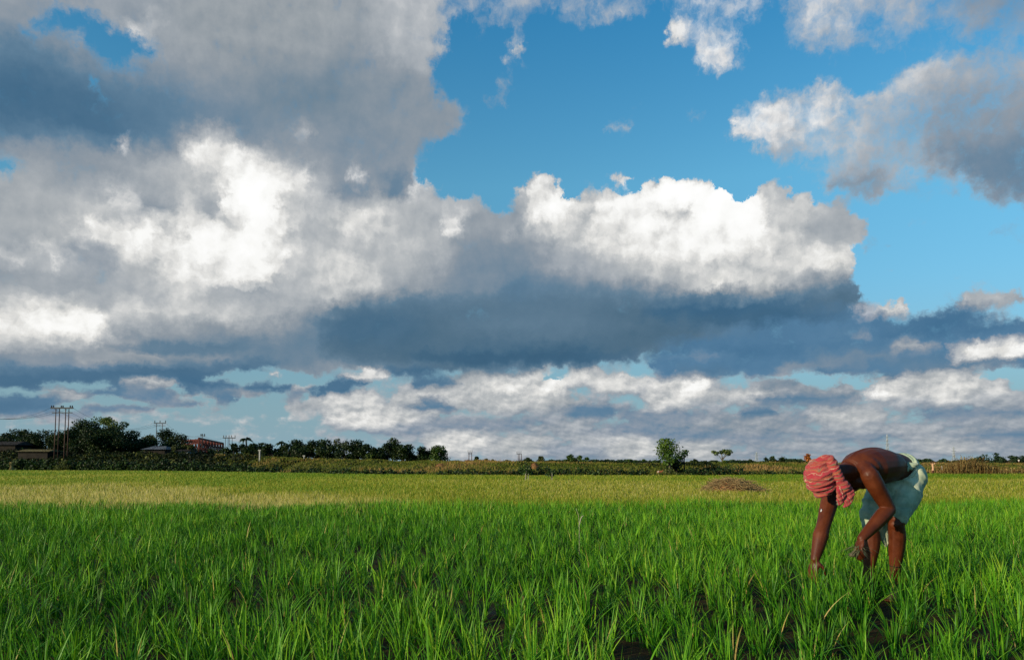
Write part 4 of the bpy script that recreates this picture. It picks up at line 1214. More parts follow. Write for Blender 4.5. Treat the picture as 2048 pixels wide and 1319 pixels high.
# faint lattice pylons far out
def pylon(label, px, top, base_w, Y, arms):
    p = at(px, top, Y); zb = .5
    root = empty("lattice_pylon", (p.x, Y, zb)); tag(root, label, "pylon")
    bm = bmesh.new(); H = p.z - zb; bw = base_w / FPX * Y; th_ = Y * .00030
    tw_ = bw * .16
    lv = 7
    cs = []
    for i in range(lv + 1):
        f = i / lv; w = (bw * (1 - f) ** 1.3 + tw_) / 2
        cs.append([Vector((p.x + sx * w, Y + sy * w, zb + H * f)) for sx, sy in ((-1, -1), (1, -1), (1, 1), (-1, 1))])
    for a, b in zip(cs, cs[1:]):
        for j_ in range(4):
            beam(bm, a[j_], b[j_], th_); beam(bm, a[j_], b[(j_ + 1) % 4], th_ * .7); beam(bm, a[(j_ + 1) % 4], b[j_], th_ * .7)
    build("lattice_mast", bm, M_PYLON, root)
    for (f, hw) in arms:
        bm = bmesh.new(); h = hw / FPX * Y; z = zb + H * f
        for sx in (-1, 1):
            beam(bm, (p.x, Y, z + h * .16), (p.x + sx * h, Y, z), th_ * .8); beam(bm, (p.x, Y, z - h * .1), (p.x + sx * h, Y, z), th_ * .8)
        build("crossarm", bm, M_PYLON, root)


M_PYLON = simple_mat("haze_faded_steel", (.26, .29, .32), (.36, .39, .42), 2, .6, 0)  # steel coloured pale to imitate fading into distant haze
pylon("faint grey lattice pylon between the umbrella shaped tree and the dome tree", 1513, 903, 6, 500, [(.86, 5.5), (.70, 6.5)])
pylon("faintest tall lattice pylon above the back of the bending farmer", 1774, 868, 7, 800, [(.9, 5), (.78, 6), (.66, 5)])
pylon("faint lattice pylon over the gap between the peach clothed person and the dry brush", 1907, 893, 6, 620, [(.9, 4), (.75, 5)])


# ------------------------------------------------------------------ red truss bridge
def bridge():
    A = at(398, 876, 190); B_ = at(446, 887, 228); zt0 = A.z
    near_base = at(398, 912, 190).z
    C0 = Vector((A.x, A.y, near_base)); C1 = Vector((B_.x, B_.y, near_base))
    d = (C1 - C0); Ln = d.length; d.normalize()
    back = Vector((at(364, 875, 202).x, 202, near_base)) - C0       # portal width direction
    H = zt0 - near_base
    root = empty("truss_bridge", tuple(C0)); tag(root, "rust red steel truss bridge beyond the pale blue house", "bridge")
    n = 8
    for nm, o_ in (("truss_side", Vector((0, 0, 0))), ("truss_side", back)):
        bm = bmesh.new()
        beam(bm, C0 + o_ + Vector((0, 0, H)), C1 + o_ + Vector((0, 0, H * .94)), .42); beam(bm, C0 + o_ + Vector((0, 0, .2)), C1 + o_ + Vector((0, 0, .2)), .45)
        beam(bm, C0 + o_ + Vector((0, 0, H * .52)), C1 + o_ + Vector((0, 0, H * .5)), .22)
        for i in range(n + 1):
            a = C0 + o_ + d * (Ln * i / n)
            beam(bm, a, a + Vector((0, 0, H * (1 - .06 * i / n))), .46 if i in (0, n) else .26)
            if i < n:
                b_ = C0 + o_ + d * (Ln * (i + 1) / n)
                beam(bm, a + Vector((0, 0, .2)), b_ + Vector((0, 0, H * .95)), .2); beam(bm, a + Vector((0, 0, H * .97)), b_ + Vector((0, 0, .2)), .2)
        build(nm, bm, M_RUST, root)
    bm = bmesh.new()
    for i in range(n + 1):
        a = C0 + d * (Ln * i / n) + Vector((0, 0, H * (1 - .06 * i / n) - .3))
        beam(bm, a, a + back, .30)
        if i < n:
            beam(bm, a, C0 + back + d * (Ln * (i + 1) / n) + Vector((0, 0, H * .95 - .3)), .16)
    build("top_bracing", bm, M_RUST, root)
    bm = bmesh.new()
    beam(bm, C0 + Vector((0, 0, H * .72)), C0 + back + Vector((0, 0, H * .72)), .28)
    for i in range(5):
        a = C0 + back * (i / 5); b_ = C0 + back * ((i + 1) / 5)
        beam(bm, a + Vector((0, 0, H * .72)), b_ + Vector((0, 0, H * .97)), .16); beam(bm, a + Vector((0, 0, H * .97)), b_ + Vector((0, 0, H * .72)), .16)
        if i:
            beam(bm, a + Vector((0, 0, H * .2)), a + Vector((0, 0, H * .72)), .18)
    build("portal_frame", bm, M_RUST, root)
    bm = bmesh.new(); mid = (C0 + C1 + back) / 2
    box(bm, mid + Vector((0, 0, .1)), (Ln, back.length * .9, .35), d.to_track_quat('X', 'Z').to_matrix()); build("deck", bm, M_STEEL, root)


bridge()

# ------------------------------------------------------------------ houses and roofs half hidden in the trees
M_TIN = simple_mat("tin_roof", (.10, .11, .125), (.24, .26, .29), 1.2, .5, .2, stretch=(3, .3, .3))
M_BROWN = simple_mat("brown_roof", (.030, .023, .020), (.070, .055, .045), 2, .8, .2)
M_THATCH = simple_mat("thatch", (.15, .115, .045), (.30, .24, .10), 8, .9, .4, stretch=(1, 1, .2))
M_BLUEWALL = simple_mat("pale_blue_plaster", (.13, .20, .25), (.22, .31, .36), 2, .85, .1)
M_MUDWALL = simple_mat("mud_wall", (.012, .010, .008), (.028, .022, .017), 2, .95, .2)
M_WINDOW = simple_mat("dark_window", (.012, .014, .017), (.03, .033, .04), 2, .3, 0)
M_SHUTTER = simple_mat("white_shutter", (.35, .40, .43), (.50, .54, .56), 2, .7, 0)


def house(label, x0, x1, eave, ridge, base, Y, depth, roofm, wallm, wins=(), over=.35, hip=.25, shutter=None):
    a, b = at(x0, eave, Y), at(x1, eave, Y)
    zb = min(at(x0, base, Y).z, tz((a.x + b.x) / 2, Y))
    zr = at(x0, ridge, Y).z
    root = empty("house", ((a.x + b.x) / 2, Y + depth / 2, zb)); tag(root, label, "house")
    bm = bmesh.new(); box(bm, ((a.x + b.x) / 2, Y + depth / 2, (zb + a.z) / 2), (b.x - a.x - 2 * over, depth - 2 * over, a.z - zb)); build("wall", bm, wallm, root)
    bm = bmesh.new(); L_ = b.x - a.x
    v = [bm.verts.new(p) for p in [(a.x, Y, a.z), (b.x, Y, a.z), (b.x, Y + depth, a.z), (a.x, Y + depth, a.z), (a.x + L_ * hip, Y + depth / 2, zr), (b.x - L_ * hip, Y + depth / 2, zr)]]
    for f in ((0, 1, 5, 4), (2, 3, 4, 5), (1, 2, 5), (3, 0, 4), (3, 2, 1, 0)):
        bm.faces.new([v[i] for i in f])
    r = bmesh.ops.solidify(bm, geom=list(bm.faces), thickness=.06)
    build("roof", bm, roofm, root)
    for (w0, w1, r0, r1) in wins:
        p, q_ = at(w0, r0, Y + over - .03), at(w1, r1, Y + over - .03)
        bm = bmesh.new(); box(bm, ((p.x + q_.x) / 2, Y + over - .02, (p.z + q_.z) / 2), (q_.x - p.x, .10, p.z - q_.z)); build("window", bm, shutter or M_WINDOW, root)


house("low dark house with a streaked grey tin roof under the trees", 280, 332, 898, 891, 912, 112, 4.5, M_TIN, M_MUDWALL)
house("small pale blue house with two light shuttered windows", 340, 381, 901.5, 897, 914, 110, 3.5, M_BROWN, M_BLUEWALL, wins=[(344, 352, 903.5, 909.5), (366, 376, 904, 910)], shutter=M_SHUTTER)
house("house with a brown sloping roof at the very edge of the wood", -30, 32, 889, 881, 912, 118, 6, M_BROWN, M_MUDWALL, hip=.12)
house("low hut with a long yellowish thatched roof at the edge of the wood", 28, 97, 902.5, 897.5, 912, 109, 4, M_THATCH, M_MUDWALL, hip=.06)


def post(label, px, top, bottom, Y, w, sign=None):
    p, q_ = at(px, top, Y), at(px, bottom, Y)
    zb = min(q_.z, tz(p.x, Y)) - .1
    root = empty("concrete_post", (p.x, Y, zb)); tag(root, label, "post")
    bm = bmesh.new(); box(bm, (p.x, Y, (zb + p.z) / 2), (w, w, p.z - zb), bevel=.015); build("shaft", bm, M_CONC, root)
    if sign:
        bm = bmesh.new(); box(bm, (p.x, Y - w * .6, p.z), (sign, .05, sign * .45), bevel=.01); build("plate", bm, M_CONC, root)


post("pale concrete post with a small plate on top before the dark trees", 519.5, 900, 917, 88, .14, .30)
post("short pale post on the crest by the big round tree", 608, 911, 919, 84, .09, .26)


# ------------------------------------------------------------------ haystacks and straw
def straw_sticks(bm, c, rx, ry, rz, n, ln, r=.006):
    for _ in range(n):
        a = random.uniform(0, 2 * math.pi); rr_ = math.sqrt(random.random())
        x, y = math.cos(a) * rr_, math.sin(a) * rr_
        z = max(0, 1 - rr_ ** 2) ** .6
        p = Vector((c[0] + x * rx, c[1] + y * ry, c[2] + z * rz * random.uniform(.75, 1.08)))
        b_ = random.uniform(0, 2 * math.pi); l = ln * random.uniform(.5, 1.2)
        d = Vector((math.cos(b_), math.sin(b_) * .6, random.uniform(-.55, .6))) * l / 2
        m_ = p + Vector((0, 0, random.uniform(-.02, .05) * l))
        tube(bm, [p - d, m_, p + d], [r, r, r * .6], 4, cap=False)


M_RUSTY_HAY = simple_mat("old_hay", (.11, .045, .018), (.30, .145, .055), 14, .95, .6, bdist=.05)


def haystack(label, px, top, width, Y, tall=1.0):
    p = at(px, top, Y); zb = tz(p.x, Y) - .05; W = width / FPX * Y
    root = empty("haystack", (p.x, Y, zb)); tag(root, label, "haystack")
    bm = bmesh.new(); H = p.z - zb
    n = 18; prof = [(0.0, .84), (.16, .98), (.34, 1.0), (.55, .86), (.72, .64), (.87, .38), (.96, .16), (1.0, .02)]
    rings = []
    for (f, r_) in prof:
        rings.append([bm.verts.new((p.x + W / 2 * r_ * math.cos(2 * math.pi * i / n) * (1 + random.uniform(-.09, .09)), Y + W / 2 * r_ * math.sin(2 * math.pi * i / n) * (1 + random.uniform(-.09, .09)), zb + H * f * (1 + random.uniform(-.03, .03)))) for i in range(n)])
    for a, b_ in zip(rings, rings[1:]):
        for i in range(n):
            bm.faces.new((a[i], a[(i + 1) % n], b_[(i + 1) % n], b_[i]))
    bm.faces.new(rings[-1])
    build("mound", bm, M_RUSTY_HAY, root, True)
    bm = bmesh.new(); straw_sticks(bm, (p.x, Y, zb), W * .52, W * .52, H * .98, 130, W * .35, .010)
    build("loose_straw", bm, M_RUSTY_HAY, root)


haystack("tallest brown haystack standing on the crest under the small far H pole", 936, 919, 17, 74)
haystack("broad brown haystack low on the bank past the sunlit tree", 881, 926.5, 20, 70)
haystack("small reddish haystack beside the tall glossy shrub", 1069, 924.5, 17, 66)


def straw_heap():
    c = at(1462, 984, 25.5); c.z = tz(c.x, c.y)
    root = empty("straw_heap", tuple(c)); tag(root, "low untidy heap of cut straw lying in the field", "straw heap")
    bm = bmesh.new(); n = 24; rings = []
    for f, r_ in ((0, 1.0), (.35, .9), (.7, .62), (.92, .3), (1.0, .03)):
        rings.append([bm.verts.new((c.x + .70 * r_ * math.cos(6.2832 * i / n) * random.uniform(.88, 1.1), c.y + .45 * r_ * math.sin(6.2832 * i / n) * random.uniform(.88, 1.1), c.z + .42 * f * random.uniform(.85, 1.1))) for i in range(n)])
    for a, b_ in zip(rings, rings[1:]):
        for i in range(n):
            bm.faces.new((a[i], a[(i + 1) % n], b_[(i + 1) % n], b_[i]))
    bm.faces.new(rings[-1])
    build("mound", bm, M_RUSTY_HAY, root, True)
    bm = bmesh.new(); straw_sticks(bm, (c.x, c.y, c.z), 1.0, .5, .46, 560, .46, .007)
    for _ in range(70):
        x = random.uniform(.0, 1.0); p = Vector((c.x + x, c.y + random.uniform(-.3, .3), c.z + .02 + random.random() * .14 + .15 * max(0, .6 - x)))
        tube(bm, [p, p + Vector((random.uniform(.1, .4), random.uniform(-.1, .1), random.uniform(-.03, .08)))], .007, 4, cap=False)
    build("loose_straw", bm, M_STRAW, root)


straw_heap()


# ------------------------------------------------------------------ dry brush at the right
def dry_brush(label, x0, x1, top, Y, n, hvar):
    c = at((x0 + x1) / 2, 940, Y); c.z = tz(c.x, Y)
    root = empty("dry_brush", tuple(c)); tag(root, label, "dry brush")
    W = (x1 - x0) / FPX * Y
    x = c.x + RNG.uniform(-.5, .5, n) * W; y = Y + RNG.uniform(-1.2, 1.2, n)
    prof = np.interp((x - c.x) / W, [-.5, -.3, 0, .2, .5], [.55, .8, 1.0, .9, .6])
    zt = at(0, top, Y).z - c.z
    base = np.stack([x, y, terrain(x, y)], 1)
    h = zt * prof * RNG.uniform(.35, 1.0 + hvar, n) * (.7 + .5 * vnoise(x * 1.2, y * 0, 71))
    V1, Q1, a1 = blades(base, h, RNG.uniform(0, 6.28, n), np.abs(RNG.normal(.25, .25, n)), np.full(n, .035), 3, rnd=RNG.random(n))
    V1 = V1 - np.array(loc_of(root))
    link("stems", quad_mesh("stems", V1, a1, False, Q1), M_DRY, root)
    k = n // 2
    i_ = RNG.integers(0, n, k)
    C = base[i_] + np.stack([RNG.normal(0, .18, k), RNG.normal(0, .18, k), h[i_] * RNG.uniform(.4, 1.0, k)], 1)
    leafy("dry_leaves", C, RNG.uniform(.08, .2, k), M_DRY, root)


M_DRY = leaf_mat("dry_stems", [(.0, (.060, .030, .012)), (.4, (.15, .085, .030)), (.7, (.25, .165, .055)), (1.0, (.36, .28, .12))], trans=.2, rough=.8, spec=.1)
dry_brush("wide thicket of dry golden brown brush beyond the farmer", 1893, 1990, 917, 66, 1500, .15)
dry_brush("low strip of dry brown brush reaching to the edge under the figure in white", 1985, 2070, 935, 70, 700, .2)
dry_brush("thin patch of dry grass stems beside the peach clothed person", 1880, 1905, 926, 70, 160, .1)

# ------------------------------------------------------------------ saplings with stakes, and a dry stalk in the rice
M_STAKE = simple_mat("split_bamboo", (.28, .25, .16), (.45, .42, .30), 6, .8, .1)


def sapling(label, px, top, base, Y, stakes):
    c = at(px, base, Y); c.z = tz(c.x, Y); zt = at(px, top, Y).z
    root = empty("sapling", tuple(c)); tag(root, label, "sapling")
    bm = bmesh.new(); tube(bm, [c, c + Vector((.03, 0, (zt - c.z) * .5)), Vector((c.x, Y, zt - .1))], [.022, .018, .008], 6, 3); build("stem", bm, M_BARK_PALE, root, True)
    n = 60; C = np.stack([c.x + RNG.normal(0, .17, n), Y + RNG.normal(0, .17, n), RNG.uniform(c.z + (zt - c.z) * .4, zt, n)], 1)
    leafy("foliage", C, RNG.uniform(.10, .2, n), M_MID, root, aspect=.6)
    for sx in stakes:
        p = at(sx, base + 1, Y); p.z = tz(p.x, Y)
        bm = bmesh.new(); tube(bm, [p - Vector((0, 0, .1)), p + Vector((.02, 0, .42))], [.02, .018], 6); build("stake", bm, M_STAKE, root)


sapling("young sapling between two pale stakes before the tall glossy shrub", 1052, 930, 960, 43, [1050.5, 1056])
sapling("shorter sapling with a single stake beside the staked pair", 1102, 940, 962, 43, [1104])


def stalk():
    c = at(1158, 1062, 7.6); c.z = 0
    root = empty("dry_stalk", tuple(c)); tag(root, "single pale dry stalk with a bent leaf sticking out of the rice", "dry stalk")
    bm = bmesh.new(); tube(bm, [c, at(1158, 1040, 7.6), at(1152, 1016, 7.6)], [.0022, .0022, .0014], 6, 4); build("stem", bm, M_STAKE, root, True)
    bm = bmesh.new(); tube(bm, [at(1158, 1052, 7.6), at(1163, 1034, 7.6), at(1168, 1030, 7.6)], [.005, .006, .002], 5, 4, ry=[.0015] * 3); build("leaf", bm, M_STAKE, root, True)


stalk()
# ------------------------------------------------------------------ bodies
def fuse(name, bm, mat, voxel, it=4, parent=None, fac=.5, extra=None):
    """overlapping closed shapes -> one continuous skin"""
    if parent is not None:
        bmesh.ops.translate(bm, vec=-loc_of(parent), verts=bm.verts)
    bmesh.ops.recalc_face_normals(bm, faces=bm.faces)
    me = bpy.data.meshes.new("raw"); bm.to_mesh(me); bm.free()
    o = bpy.data.objects.new("raw", me); col.objects.link(o)
    rm = o.modifiers.new("r", 'REMESH'); rm.mode = 'VOXEL'; rm.voxel_size = voxel; rm.adaptivity = 0
    if it:
        sm = o.modifiers.new("s", 'SMOOTH'); sm.factor = fac; sm.iterations = it
    dg = bpy.context.evaluated_depsgraph_get()
    dg.update()
    out = bpy.data.meshes.new_from_object(o.evaluated_get(dg))
    out.name = name
    bpy.data.objects.remove(o); bpy.data.meshes.remove(me)
    if extra:
        n = len(out.vertices); co_ = np.empty(n * 3, np.float32); out.vertices.foreach_get('co', co_)
        nn = np.empty(n * 3, np.float32); out.vertices.foreach_get('normal', nn)
        co_ = extra(co_.reshape(-1, 3), nn.reshape(-1, 3)); out.vertices.foreach_set('co', co_.astype(np.float32).ravel()); out.update()
    out.polygons.foreach_set('use_smooth', np.ones(len(out.polygons), bool))
    out.materials.clear()
    return link(name, out, mat, parent)


def limb(bm, P, rad, k=8, sides=14, up=None, ry=None):
    """rounded tapering limb"""
    P = [Vector(p) for p in P]
    tube(bm, P, rad, sides, k, True, up, ry)
    ball(bm, P[0], rad[0] if ry is None else min(rad[0], ry[0]), 2); ball(bm, P[-1], rad[-1] if ry is None else min(rad[-1], ry[-1]), 2)


M_SKIN, t = newmat("brown_skin")
co = nd(t, 'ShaderNodeTexCoord').outputs['Object']
n1 = nd(t, 'ShaderNodeTexNoise', {'Vector': co, 'Scale': 9.0, 'Detail': 5.0, 'Roughness': .6}).outputs[0]
n2 = nd(t, 'ShaderNodeTexNoise', {'Vector': co, 'Scale': 120.0, 'Detail': 3.0}).outputs[0]
sk = ramp(t, n1, [(.28, (.046, .0090, .0028)), (.5, (.088, .0185, .0046)), (.62, (.108, .0235, .0056)), (.78, (.150, .034, .0082))])
sep_ = nd(t, 'ShaderNodeSeparateXYZ', {0: co})
mudf = nd(t, 'ShaderNodeMath', {0: nd(t, 'ShaderNodeMapRange', {0: sep_.outputs[2], 1: .16, 2: .26, 3: 1.0, 4: 0.0}).outputs[0], 1: nd(t, 'ShaderNodeMapRange', {0: n1, 1: .45, 2: .55}).outputs[0]}, operation='MULTIPLY').outputs[0]
sk = nd(t, 'ShaderNodeMix', {0: mudf, 6: sk, 7: (.060, .042, .026, 1)}, data_type='RGBA').outputs[2]
rg_ = nd(t, 'ShaderNodeMapRange', {0: n1, 1: .35, 2: .7, 3: .42, 4: .62}).outputs[0]
bp = nd(t, 'ShaderNodeBump', {'Height': n2, 'Strength': .25, 'Distance': .002})
b = nd(t, 'ShaderNodeBsdfPrincipled', {'Base Color': sk, 'Roughness': rg_, 'Specular IOR Level': .26, 'Subsurface Weight': .04, 'Subsurface Radius': (.01, .004, .002), 'Normal': bp.outputs[0]})
nd(t, 'ShaderNodeOutputMaterial', {0: b.outputs[0]})

M_EYE = simple_mat("eye_white", (.5, .46, .42), (.6, .56, .5), 10, .25, 0)
M_HAIR = simple_mat("black_hair", (.006, .005, .005), (.016, .013, .012), 60, .5, .3)
M_THREAD = simple_mat("black_thread", (.008, .006, .006), (.02, .012, .010), 60, .7, .2)
M_SILVER = simple_mat("silver_charm", (.35, .35, .36), (.5, .5, .5), 20, .45, .1, metal=1.0)

# turban cloth: red check with orange, grey green and cream stripes running round the wraps
M_TURBAN, t = newmat("striped_cotton")
uvz = nd(t, 'ShaderNodeAttribute', attribute_name='wrap')
co = nd(t, 'ShaderNodeTexCoord').outputs['Object']
dn = nd(t, 'ShaderNodeTexNoise', {'Vector': co, 'Scale': 22.0, 'Detail': 3.0}).outputs[0]
f = nd(t, 'ShaderNodeMath', {0: uvz.outputs['Fac'], 1: nd(t, 'ShaderNodeMath', {0: dn, 1: .045}, operation='MULTIPLY').outputs[0]}, operation='ADD').outputs[0]
fr = nd(t, 'ShaderNodeMath', {0: nd(t, 'ShaderNodeMath', {0: f, 1: 12.0}, operation='MULTIPLY').outputs[0]}, operation='FRACT').outputs[0]
cr = ramp(t, fr, [(0.0, (.33, .022, .035)), (.10, (.36, .030, .045)), (.13, (.46, .38, .25)), (.165, (.33, .040, .045)), (.24, (.36, .030, .05)), (.36, (.38, .12, .045)), (.42, (.12, .15, .095)), (.46, (.15, .17, .11)), (.48, (.36, .04, .05)),
                   (.62, (.33, .022, .035)), (.65, (.46, .36, .24)), (.69, (.37, .11, .04)), (.80, (.34, .055, .04)), (.85, (.20, .18, .11)), (.875, (.34, .03, .045))])
tl = nd(t, 'ShaderNodeTexNoise', {'Vector': co, 'Scale': 13.0, 'Detail': 4.0}).outputs[0]
cr = nd(t, 'ShaderNodeMix', {0: nd(t, 'ShaderNodeMapRange', {0: tl, 1: .44, 2: .60, 3: .1, 4: .8}).outputs[0], 6: cr, 7: (.34, .055, .055, 1)}, data_type='RGBA').outputs[2]
w_ = nd(t, 'ShaderNodeTexNoise', {'Vector': co, 'Scale': 260.0, 'Detail': 2.0}).outputs[0]
bp = nd(t, 'ShaderNodeBump', {'Height': w_, 'Strength': .4, 'Distance': .002})
fold = nd(t, 'ShaderNodeTexNoise', {'Vector': nd(t, 'ShaderNodeCombineXYZ', {0: nd(t, 'ShaderNodeMath', {0: f, 1: 70.0}, operation='MULTIPLY').outputs[0], 1: nd(t, 'ShaderNodeMath', {0: dn, 1: 1.5}, operation='MULTIPLY').outputs[0]}).outputs[0], 'Scale': 1.0, 'Detail': 3.0}).outputs[0]
bp2 = nd(t, 'ShaderNodeBump', {'Height': fold, 'Strength': .9, 'Distance': .012, 'Normal': bp.outputs[0]})
b = nd(t, 'ShaderNodeBsdfPrincipled', {'Base Color': cr, 'Roughness': .9, 'Specular IOR Level': .1, 'Sheen Weight': .15, 'Normal': bp2.outputs[0]})
nd(t, 'ShaderNodeOutputMaterial', {0: b.outputs[0]})

M_CLOTH, t = newmat("pale_green_cotton")
co = nd(t, 'ShaderNodeTexCoord').outputs['Object']
c1 = nd(t, 'ShaderNodeTexNoise', {'Vector': co, 'Scale': 7.0, 'Detail': 6.0, 'Roughness': .65}).outputs[0]
ck = nd(t, 'ShaderNodeTexNoise', {'Vector': nd(t, 'ShaderNodeMapping', {0: co, 'Rotation': (0, .7, 0), 'Scale': (22, 8, 4)}).outputs[0], 'Scale': 1.0, 'Detail': 4.0}).outputs[0]
cc = ramp(t, c1, [(.32, (.20, .27, .20)), (.50, (.38, .44, .31)), (.66, (.60, .60, .43))])
cc = nd(t, 'ShaderNodeMix', {0: nd(t, 'ShaderNodeMapRange', {0: ck, 1: .55, 2: .72, 3: 0.0, 4: .55}).outputs[0], 6: cc, 7: (.62, .62, .48, 1)}, data_type='RGBA').outputs[2]
c2 = nd(t, 'ShaderNodeTexNoise', {'Vector': co, 'Scale': 200.0, 'Detail': 2.0}).outputs[0]
bp = nd(t, 'ShaderNodeBump', {'Height': c2, 'Strength': .3, 'Distance': .002})
b = nd(t, 'ShaderNodeBsdfPrincipled', {'Base Color': cc, 'Roughness': .92, 'Specular IOR Level': .1, 'Normal': bp.outputs[0]})
nd(t, 'ShaderNodeOutputMaterial', {0: b.outputs[0]})


# ------------------------------------------------------------------ the farmer, bending over the rice
def K(zx, zy, Y):
    return at(1540 + zx / 3.88, 860 + zy / 3.88, Y)


FWD = Vector((-.79, -.62, 0)).normalized(); LEFT = Vector((.62, -.79, 0)).normalized(); UPV = Vector((0, 0, 1))
pelvis = K(1003, 348, 5.80)
feet_mid = Vector((K(860, 1300, 5.72).x, 5.72, 0))
farmer = empty("person", tuple(feet_mid))
tag(farmer, "bare backed farmer in red striped turban and pale cloth bending into the rice", "person")

neck = K(610, 300, 5.50)
shL, shR = K(775, 350, 5.36), K(500, 420, 5.66)
elL, wrL = K(922, 612, 5.40), K(712, 838, 5.28)
elR, wrR = K(408, 762, 5.46), K(350, 1000, 5.38)
hipL, hipR = pelvis + LEFT * .082 + Vector((0, 0, -.0)), pelvis - LEFT * .082
knL, anL = K(980, 728, 5.66), K(970, 1150, 5.72)
knR, anR = K(785, 765, 5.70), K(762, 1150, 5.70)
MAN_XY = (feet_mid.x, feet_mid.y)
LEGS += [(anL.x, anL.y), (anR.x, anR.y), (K(320, 1090, 5.34).x, 5.34)]
spine_dir = (neck - pelvis).normalized()

bm = bmesh.new()
# trunk: rib cage, waist, pelvis (rad = sideways, ry = vertical)
T = [pelvis + Vector((.0, .0, -.02)), K(985, 302, 5.76), K(930, 284, 5.71), K(860, 278, 5.64), K(765, 290, 5.58), K(685, 308, 5.53), K(625, 325, 5.50)]
tube(bm, T, [.112, .126, .130, .150, .162, .150, .10], 20, 7, True, up=(0, 0, 1), ry=[.11, .115, .108, .128, .142, .130, .095])
ball(bm, T[0], .105)
ball(bm, T[0] - LEFT * .06, .095); ball(bm, T[0] + LEFT * .06, .095)
# shoulder blades, deltoids, chest
for s_, e_, sg in ((shL, elL, 1), (shR, elR, -1)):
    ball(bm, s_, .062)
    ball(bm, s_.lerp(T[4], .45) + UPV * .035, .080, 2, (1.0, 1.0, .9))
    ball(bm, s_.lerp(T[3], .55) + UPV * .06, .060, 2, (1.3, 1.1, .7))
    limb(bm, [T[5] + UPV * .03, s_.lerp(T[5], .4) + UPV * .03, s_ + UPV * .012], [.07, .062, .05], 5)
    ball(bm, T[5].lerp(s_, .35) - UPV * .075, .065, 2, (1.2, 1.0, .75))
# spine ridge
tube(bm, [p + UPV * z for p, z in zip(T, (.095, .10, .095, .118, .130, .122, .095))], [.018] * 7, 8, 5)
# neck and head
axis = Vector((-.83, -.42, -.36)).normalized()
Hc = K(408, 388, 5.40)
face_d = (Vector((0, 0, -1)) - axis * Vector((0, 0, -1)).dot(axis)).normalized()
side = axis.cross(face_d).normalized()
limb(bm, [T[6], neck.lerp(Hc, .45) + UPV * .0, Hc - axis * .05], [.078, .062, .058], 5)
hm = Matrix((side, face_d, axis)).transposed()
ball(bm, Hc + axis * .005, 1.0, 3, (.076, .096, .098), hm)
ball(bm, Hc + face_d * .040 - axis * .062, 1.0, 3, (.058, .060, .060), hm)           # jaw
ball(bm, Hc + face_d * .090 - axis * .098, .020, 2, (1.2, .8, .8), hm)                # chin
limb(bm, [Hc + face_d * .088 + axis * .012, Hc + face_d * .118 - axis * .030], [.009, .015], 4, 10)   # nose
ball(bm, Hc + face_d * .106 - axis * .034 + side * .012, .009); ball(bm, Hc + face_d * .106 - axis * .034 - side * .012, .009)
limb(bm, [Hc + face_d * .088 + axis * .022 - side * .045, Hc + face_d * .096 + axis * .022, Hc + face_d * .088 + axis * .022 + side * .045], [.010, .011, .010], 4, 8)  # brow
limb(bm, [Hc + face_d * .093 - axis * .060 - side * .020, Hc + face_d * .100 - axis * .060, Hc + face_d * .093 - axis * .060 + side * .020], [.006, .009, .006], 4, 8)  # lips
for sg in (-1, 1):
    ball(bm, Hc + side * sg * .050 + face_d * .060 - axis * .022, .024)               # cheeks
    ball(bm, Hc + side * sg * .078 - axis * .012, 1.0, 2, (.010, .020, .032), hm)      # ears


def arm(s_, e_, w_, bulge):
    d = (e_ - s_)
    limb(bm, [s_, s_.lerp(e_, .25) + bulge * .006, s_.lerp(e_, .55) + bulge * .004, s_.lerp(e_, .85), e_], [.064, .064, .058, .050, .048], 5)
    limb(bm, [e_, e_.lerp(w_, .22) + bulge * .004, e_.lerp(w_, .55), e_.lerp(w_, .85), w_], [.048, .054, .046, .036, .031], 5)
    ball(bm, e_ - bulge * .008, .045)


arm(shL, elL, wrL, Vector((-.5, -.6, .2)))
arm(shR, elR, wrR, Vector((-.6, -.6, .1)))


def leg(h_, k_, a_, toe):
    limb(bm, [h_ + UPV * .0, h_.lerp(k_, .35), h_.lerp(k_, .75), k_], [.090, .084, .066, .056], 6)
    ball(bm, k_ + FWD * .014, .049)
    sh = (a_ - k_)
    calf = -FWD
    limb(bm, [k_, k_.lerp(a_, .22) + calf * .016, k_.lerp(a_, .40) + calf * .014, k_.lerp(a_, .75) + calf * .002, a_], [.056, .063, .060, .042, .037], 6)
    limb(bm, [k_.lerp(a_, .08) + FWD * .026, k_.lerp(a_, .5) + FWD * .024, a_ + FWD * .010], [.026, .022, .020], 5)   # shin bone
    ball(bm, a_ + LEFT * .022, .022); ball(bm, a_ - LEFT * .022, .022)
    heel = Vector((a_.x, a_.y, .02)) - FWD * .03
    limb(bm, [a_, heel + UPV * .02, heel], [.036, .038, .034], 4)
    ft = Vector((a_.x, a_.y, .012)) + toe * .14
    limb(bm, [Vector((a_.x, a_.y, .055)), ft.lerp(Vector((a_.x, a_.y, .05)), .4) + UPV * .012, ft], [.036, .036, .026], 4, up=(0, 0, 1), ry=[.04, .030, .018])
    acr = toe.cross(UPV).normalized()
    for i in range(5):
        p = ft + acr * (.018 * (i - 2)) + toe * (.012 - .005 * abs(i - 1.5))
        limb(bm, [p - toe * .03, p + toe * (.022 if i else .03)], [.012 if i else .014, .009], 3, 8)


leg(hipL, knL, anL, (FWD + LEFT * .25).normalized())
leg(hipR, knR, anR, (FWD - LEFT * .1).normalized())


